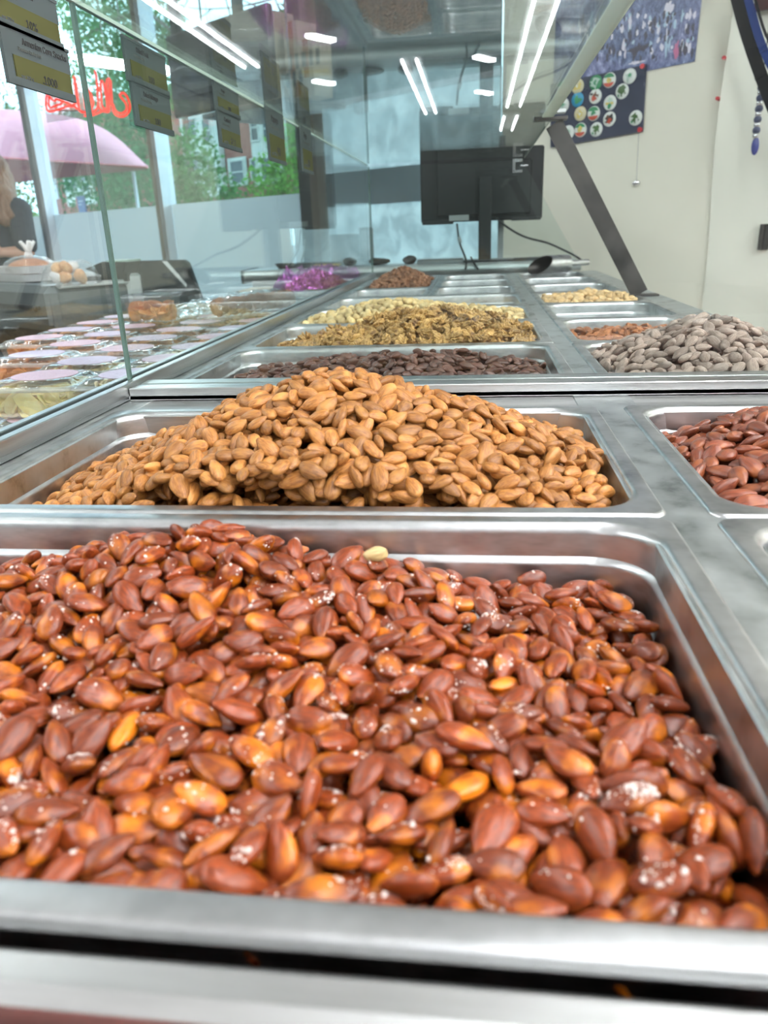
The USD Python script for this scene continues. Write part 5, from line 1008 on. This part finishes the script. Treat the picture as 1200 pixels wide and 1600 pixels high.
def strap(pts, w, m, lab, th=0.006, SD=0.25):
    n = 100; P_ = spline([W(on_wall(a_, b_, SD)[0], SD, on_wall(a_, b_, SD)[1]) for a_, b_ in pts], n); T_ = np.gradient(P_, axis=0); T_ /= np.linalg.norm(T_, axis=1, keepdims=True); Nn = np.cross(T_, -m_)
    L_ = [np.array([p_ + n_ * w / 2, p_ - n_ * w / 2, p_ - n_ * w / 2 + m_ * th, p_ + n_ * w / 2 + m_ * th]) for p_, n_ in zip(P_, Nn)]; g = loft(L_, True, True)
    if g.volume < 0: g.invert()
    o = thing('hanging_strap', lab, 'strap', tuple(P_[20])); obj('band', g, m, o, smooth=40); k_ = 36; obj('seam', bar(P_[k_] - T_[k_] * 0.004, P_[k_] + T_[k_] * 0.004, w * 1.02, th * 1.3, up=m_), m, o); return o
hs_, hz_ = on_wall(1118, -232, 0.30); hk = thing('wall_hook', 'steel hook on the cream wall that carries the straps', 'hook', W(hs_, 0.2, hz_))
obj('pin', cyl(W(hs_ - 0.02, 0.0, hz_ + 0.01), W(hs_ - 0.02, 0.40, hz_ + 0.01), 0.009, 10), 'dark_steel', hk); obj('plate', slab(hs_ - 0.06, hs_ + 0.02, 0.0, 0.006, hz_ - 0.03, hz_ + 0.05, 0.001), 'dark_steel', hk)
strap(((1110, -230), (1122, -130), (1152, 0), (1172, 70), (1200, 148), (1234, 215), (1280, 235), (1310, 160), (1290, 0), (1220, -150), (1125, -228)), 0.042, 'strap_black', 'wide black strap hanging in a curve at the top right corner')
strap(((1118, -230), (1138, -120), (1169, 0), (1187, 62), (1215, 122), (1250, 155), (1275, 120), (1262, 0), (1210, -150), (1132, -228)), 0.026, 'strap_blue', 'blue strap hanging in a curve beside the black strap', SD=0.30)
strap(((1126, -230), (1150, -110), (1180, 0), (1193, 45), (1212, 84), (1235, 100), (1250, 60), (1238, 0), (1195, -150), (1140, -228)), 0.008, 'strap_black', 'thin dark cord hanging right of the blue strap', SD=0.34)
bd = thing('bead_chain', 'short chain of dark patterned beads with a blue oval pendant at the right edge', 'bead chain', W(on_wall(1180, 225, 0.2)[0], 0.2, on_wall(1180, 240, 0.2)[1]))
for j, u in enumerate(np.linspace(0, 1, 11)):
    s, z = on_wall(1191 - 10 * u, 128 + 84 * u, 0.2); g = trimesh.creation.icosphere(subdivisions=2, radius=0.0125 + 0.002 * (j % 2)); obj('bead', moved(g, W(s, 0.2, z)), 'bead_dark' if j % 2 else 'chrome', bd)
s, z = on_wall(1180, 228, 0.2); g = trimesh.creation.icosphere(subdivisions=3, radius=1.0); g.vertices *= [0.014, 0.008, 0.032]; obj('pendant', to_world(g, s, 0.2, z), 'bead_blue', bd); s3_, z3_ = on_wall(1191, 128, 0.2)
obj('cord', cyl(W(s3_, 0.2, z3_), W(s3_, 0.2, CEIL), 0.002, 6), 'cable_black', bd)
a_, b_ = on_wall(1184, 22); t = thing('picture_frame', 'dark red picture frame cut off by the top right corner', 'picture frame', W(a_ + 0.2, 0.01, b_)); 
obj('frame', [slab(a_, a_ + 0.5, 0.03, 0.055, b_, b_ + 0.05, 0.003), slab(a_, a_ + 0.05, 0.03, 0.055, b_, b_ + 0.6, 0.003), slab(a_ + 0.45, a_ + 0.5, 0.03, 0.055, b_, b_ + 0.6, 0.003), slab(a_, a_ + 0.5, 0.03, 0.055, b_ + 0.55, b_ + 0.6, 0.003)], 'frame_red', t); obj('picture', slab(a_ + 0.04, a_ + 0.46, 0.03, 0.038, b_ + 0.04, b_ + 0.56), 'poster_dark', t)
#@@OUT
# ------------------------------------------------------------------ outside the windows (d is negative there)
GZ = -0.05
struct('ground', slab(-70, 45, -75, -0.15, GZ - 0.2, GZ), 'pavement', 'grey pavement and street outside the windows', 'ground')
def out(px, py, d): s, z = on_wall(px, py, -d); return W(s, -d, z)
def sd_(px, py, d): return on_wall(px, py, -d)
# awning: a rounded canopy on posts
AD = 1.6
aw = thing('awning', 'pink rounded awning with a red underside outside the leftmost window', 'awning', tuple(W(sd_(100, 250, AD)[0], -AD, sd_(100, 250, AD)[1])))
prof = [(228, 261), (205, 240), (182, 220), (155, 204), (128, 195), (98, 190), (60, 187), (20, 185), (-40, 184), (-120, 186)]
top = [sd_(a_, b_, AD) for a_, b_ in spline([(*p, 0) for p in prof], 36)[:, :2]]
nA = 36; DEP = 2.4
prof_px = spline([(*p, 0) for p in prof], nA)[:, :2]
near_px = np.column_stack([np.linspace(229, -120, nA), np.linspace(261, 238, nA)]); far_px = np.column_stack([np.linspace(214, -120, nA), np.linspace(262, 298, nA)])
Nn_ = np.array([out(*p, AD) for p in near_px]); Fn_ = np.array([out(*p, AD + DEP) for p in far_px]); Tn_ = np.array([out(*p, AD + DEP * 0.5) for p in prof_px])
V, F, KA = [], [], 12
for k_ in range(KA + 1):
    an = math.pi * k_ / KA; mid = (Nn_ + Fn_) / 2; half = (Fn_ - Nn_) / 2
    V.append(mid - half * math.cos(an) + (Tn_ - mid) * math.sin(an) ** 0.8)
V = np.vstack(V)
for i in range(KA):
    for j in range(nA - 1): a_ = i * nA + j; F += [(a_, a_ + nA + 1, a_ + 1), (a_, a_ + nA, a_ + nA + 1)]
g = trimesh.Trimesh(V, np.array(F), process=False); low = g.copy(); low.vertices = low.vertices - [0, 0, 0.012]; low.invert()
obj('canopy', [g, low], 'awning_cloth', aw, smooth=60)
lowr = np.vstack([Nn_[::5], Fn_[::5]]) - [0, 0, 0.012]; obj('underside', trimesh.convex.convex_hull(np.vstack([lowr, lowr - [0, 0, 0.012]])), 'awning_red', aw, smooth=False)
obj('front_bar', tube(Nn_[::5], 0.012, 8), 'pin_red', aw)
p = out(208, 268, AD + 0.2); obj('post', cyl((p[0], p[1], GZ), p, 0.022, 10), 'white_frame', aw)
p = out(-60, 268, AD + 0.2); obj('post', cyl((p[0], p[1], GZ), p, 0.022, 10), 'white_frame', aw)
# trees
def leaf_mesh(L): 
    v = np.array([(0, 0, 0), (0.45 * L, 0.26 * L, 0.05 * L), (L, 0, -0.06 * L), (0.45 * L, -0.26 * L, 0.05 * L), (0.5 * L, 0, 0.0)]); return trimesh.Trimesh(v, [(0, 4, 1), (1, 4, 2), (2, 4, 3), (3, 4, 0)], process=False)
def tree(label, blobs, n, leafm, size, seed, trunk=None, limbs=(), name='tree', cat='tree'):
    """blobs: (pixel x, pixel y, pixel radius x, radius y, distance behind the glass)"""
    r = np.random.default_rng(seed); base = out(blobs[0][0], blobs[0][1], blobs[0][4]); tb_ = trunk[0] if trunk else base
    o = thing(name, label, cat, (tb_[0], tb_[1], GZ)); items = []
    for (px, py, rx, ry, d) in blobs:
        c = out(px, py, d); k_ = np.linalg.norm(c - CAM) / FPX; m = int(n * rx * ry / sum(b_[2] * b_[3] for b_ in blobs))
        for _ in range(m):
            q = r.normal(size=3); q *= r.uniform(0.25, 1.0) ** 0.5 / np.linalg.norm(q); cl = 0.14 * r.normal(size=3)
            p = c + e * (q[0] + cl[0]) * rx * k_ + m_ * (q[1]) * rx * k_ * 0.8 + np.array([0, 0, (q[2] + cl[2]) * ry * k_])
            if p[2] < GZ + 0.05: continue
            items.append((p - origins[str(o.GetPath())][0], trimesh.transformations.random_rotation_matrix(r.random(3))[:3, :3], size * r.uniform(0.7, 1.3)))
    scatter('foliage', [leaf_mesh(1.0)], items, None, None, leafm, parent=o)
    for pts, r0, r1 in limbs: P_ = spline(pts, 24) if len(pts) > 2 else np.array(pts); obj('branch', tube(P_, np.linspace(r0, r1, len(P_)), 7), 'bark', o, smooth=True)
    if trunk: P_ = spline(trunk[:-1], 20) if len(trunk) > 3 else np.array(trunk[:2]); obj('trunk', tube(P_, np.linspace(trunk[-1], trunk[-1] * 0.7, len(P_)), 10), 'bark', o, smooth=True)
    return o
gnd = lambda px, d: np.array([*out(px, 300, d)[:2], GZ])
tree('tall green tree with a curved branch above the neon sign', [(165, 35, 60, 55, 9), (225, 120, 70, 60, 10), (120, 15, 45, 30, 9), (250, 40, 40, 40, 10), (215, 70, 50, 50, 9.5), (160, 150, 80, 50, 10.5)], 5200, 'leaf_mid', 0.16, 31, (gnd(290, 9.6), out(285, 120, 9.6), out(280, 20, 9.6), 0.09), [([out(285, 150, 9.6), out(220, 20, 9.4), out(160, 40, 9.2), out(120, 72, 9.0)][1:], 0.07, 0.03), ([out(283, 60, 9.6), out(230, 20, 9.4), out(180, -10, 9.2)], 0.05, 0.015)])
tree('dense dark green tree behind the pink awning', [(190, 215, 60, 70, 6.5), (150, 290, 70, 50, 6.5), (215, 300, 70, 60, 6.0), (190, 250, 70, 60, 7), (110, 250, 40, 50, 7.5)], 5600, 'leaf_blue', 0.12, 32, (gnd(190, 6.6), out(190, 240, 6.6), 0.07))
tree('leafy shrub tree in front of the pale stone bay', [(300, 265, 48, 52, 5), (335, 305, 50, 28, 5), (275, 300, 36, 34, 5)], 2000, 'leaf_mid', 0.10, 33, (gnd(300, 5), out(300, 260, 5), 0.035))
tree('bright green tree right of the brick house', [(420, 290, 36, 40, 4.6), (452, 265, 36, 66, 4.8), (475, 220, 26, 60, 5)], 1700, 'leaf_bright', 0.09, 34, (gnd(440, 4.8), out(440, 270, 4.8), 0.03))
tree('bright green bush behind the woman', [(38, 312, 26, 34, 3.5), (20, 330, 40, 30, 3.5)], 900, 'leaf_bright', 0.07, 35, (gnd(35, 3.5), out(35, 320, 3.5), 0.02), name='bush', cat='bush')
tree('pale green tree at the far left edge above the awning', [(20, 165, 40, 22, 12), (60, 178, 36, 16, 12), (-20, 150, 40, 40, 12)], 700, 'leaf_mid', 0.15, 36, (gnd(10, 12), out(10, 160, 12), 0.10))
twigs = [([out(470, -40, 8), out(440, 18, 8), out(400, 10, 8), out(355, -5, 8)], 0.03, 0.006), ([out(360, 25, 8), out(350, -10, 8), out(340, -40, 8)], 0.02, 0.006), ([out(470, -40, 8), out(420, 0, 8), out(330, 14, 8), out(280, 5, 8)], 0.025, 0.005), ([out(330, 14, 8), out(300, 30, 8), out(262, 22, 8)], 0.012, 0.004), ([out(400, 10, 8), out(380, 24, 8), out(350, 25, 8)], 0.01, 0.004), ([out(475, 40, 8), out(500, 0, 8), out(520, -30, 8)], 0.03, 0.01), ([out(470, 60, 8), out(440, 20, 8), out(425, -20, 8)], 0.03, 0.01), ([out(300, -30, 8), out(285, 15, 8), out(250, 40, 8)], 0.015, 0.004)]
tree('bare-branched tree with a thick trunk beside the dark window post', [(495, 50, 22, 40, 8), (450, 28, 18, 18, 8), (520, 80, 30, 40, 8), (500, 110, 22, 26, 8)], 700, 'leaf_mid', 0.13, 37, (gnd(472, 8), out(470, 200, 8), out(464, 50, 8), out(458, -60, 8), 0.20), twigs)
# the brick house across the street
HD = 14.0
hs = thing('brick_house', 'red brick house with pale stone window bays across the street', 'house', tuple(gnd(360, HD)))
hl, hr_ = sd_(60, 200, HD)[0], sd_(500, 200, HD)[0]; htop = sd_(360, 120, HD)[1]
obj('wall', slab(hl, hr_, -HD - 4, -HD, GZ, htop), 'brick_face', hs, smooth=False)
def bay(px0, px1, py0, py1, wins, dz=0.25):
    a_, b_ = sd_(px0, py0, HD)[0], sd_(px1, py0, HD)[0]; z0, z1 = sd_((px0 + px1) / 2, py1, HD)[1], sd_((px0 + px1) / 2, py0, HD)[1]
    by = obj('stone_bay', slab(a_, b_, -HD + 0.02, -HD + dz, z0, z1, 0.02), 'stone_trim', hs)
    for w0, w1, h0, h1 in wins:
        aa, bb = sd_(w0, h0, HD)[0], sd_(w1, h0, HD)[0]; y0, y1 = sd_((w0 + w1) / 2, h1, HD)[1], sd_((w0 + w1) / 2, h0, HD)[1]
        fr = obj('window', [slab(aa, aa + 0.05, -HD + dz - 0.02, -HD + dz + 0.03, y0, y1), slab(bb - 0.05, bb, -HD + dz - 0.02, -HD + dz + 0.03, y0, y1), slab(aa, bb, -HD + dz - 0.02, -HD + dz + 0.05, y0 - 0.05, y0), slab(aa, bb, -HD + dz - 0.02, -HD + dz + 0.03, y1, y1 + 0.04), slab(aa, bb, -HD + dz - 0.02, -HD + dz + 0.03, (y0 + y1) / 2 - 0.02, (y0 + y1) / 2 + 0.02)], 'stone_trim', hs)
        obj('window_glass', slab(aa + 0.04, bb - 0.04, -HD + dz - 0.01, -HD + dz + 0.012, y0, y1), 'house_glass', fr, smooth=False)
bay(288, 346, 178, 310, ((294, 316, 188, 220), (324, 338, 188, 222), (298, 320, 252, 285), (332, 344, 252, 290)))
bay(396, 440, 165, 290, ((399, 412, 180, 220), (418, 436, 180, 222), (400, 410, 250, 280), (416, 432, 248, 280)))
bay(356, 386, 246, 291, ((361, 383, 252, 286),), 0.06)
bay(100, 146, 268, 322, ((112, 121, 274, 300), (124, 142, 272, 298)), 0.10)
obj('roof', slab(hl - 0.2, hr_ + 0.2, -HD - 4.2, -HD + 0.3, htop, htop + 0.18, 0.03), 'stone_trim', hs)
# street signs
p = out(81, 292, 2.6); k_ = np.linalg.norm(p - CAM) / FPX
t = thing('street_sign', 'white street notice of two plates on a post outside', 'sign', (p[0], p[1], GZ)); obj('post', cyl((p[0], p[1], GZ), p + [0, 0, 30 * k_] + m_ * 0.02, 0.02, 10), 'grey_plastic', t)
sg, zg = sd_(81, 290, 2.6)
for nm, z0, z1 in (('upper_plate', 2, 17), ('lower_plate', -17, 1)): obj(nm, slab(sg - 12 * k_, sg + 12 * k_, -2.62, -2.6, zg + z0 * k_, zg + z1 * k_, 0.004), 'sign_white', t)
for j, (wd, row_) in enumerate((('MON-FRI', 11.5), ('08-18', 6))):
    g = text_on(wd, 4.0 * k_, True); g.apply_transform(np.array([[1, 0, 0, -9 * k_], [0, 0, -1, 0], [0, 1, 0, 0], [0, 0, 0, 1.0]])); obj('lettering', to_world(g, sg, -2.597, zg + row_ * k_ - 2 * k_), 'print_black', t, smooth=False)
g = [to_world(turned(prism(LineString(l_).buffer(0.9 * k_), 0.002), math.pi / 2, (1, 0, 0)), sg, -2.597, zg - 8 * k_) for l_ in ([(-7 * k_, -1 * k_), (-2 * k_, 3 * k_), (3 * k_, -1 * k_), (7 * k_, 2 * k_)], [(-3 * k_, 4 * k_), (0, -3 * k_), (5 * k_, -4 * k_)], [(-7 * k_, 2 * k_), (-4 * k_, -3 * k_)])]; obj('emblem', g, 'print_black', t, smooth=False)
p = out(127, 320, 3.2); k_ = np.linalg.norm(p - CAM) / FPX; sg, zg = sd_(127, 320, 3.2)
t = thing('notice_board', 'small blue notice board outside the window beside the brick pillar', 'sign', (p[0], p[1], GZ)); obj('board', slab(sg - 10 * k_, sg + 9 * k_, -3.23, -3.2, zg - 12 * k_, zg + 11 * k_, 0.005), 'sign_blue', t); obj('red_stripe', slab(sg - 13 * k_, sg - 10.5 * k_, -3.23, -3.198, zg - 8 * k_, zg + 9 * k_), 'badge_red', t); obj('post', cyl((p[0], p[1], GZ), p - [0, 0, 11 * k_] + m_ * 0.015, 0.02, 8), 'grey_plastic', t)
for j in range(2): obj('white_line', slab(sg - 6 * k_, sg + (4 - 3 * j) * k_, -3.201, -3.197, zg + (4 - 4 * j) * k_, zg + (5 - 4 * j) * k_), 'sign_white', t)
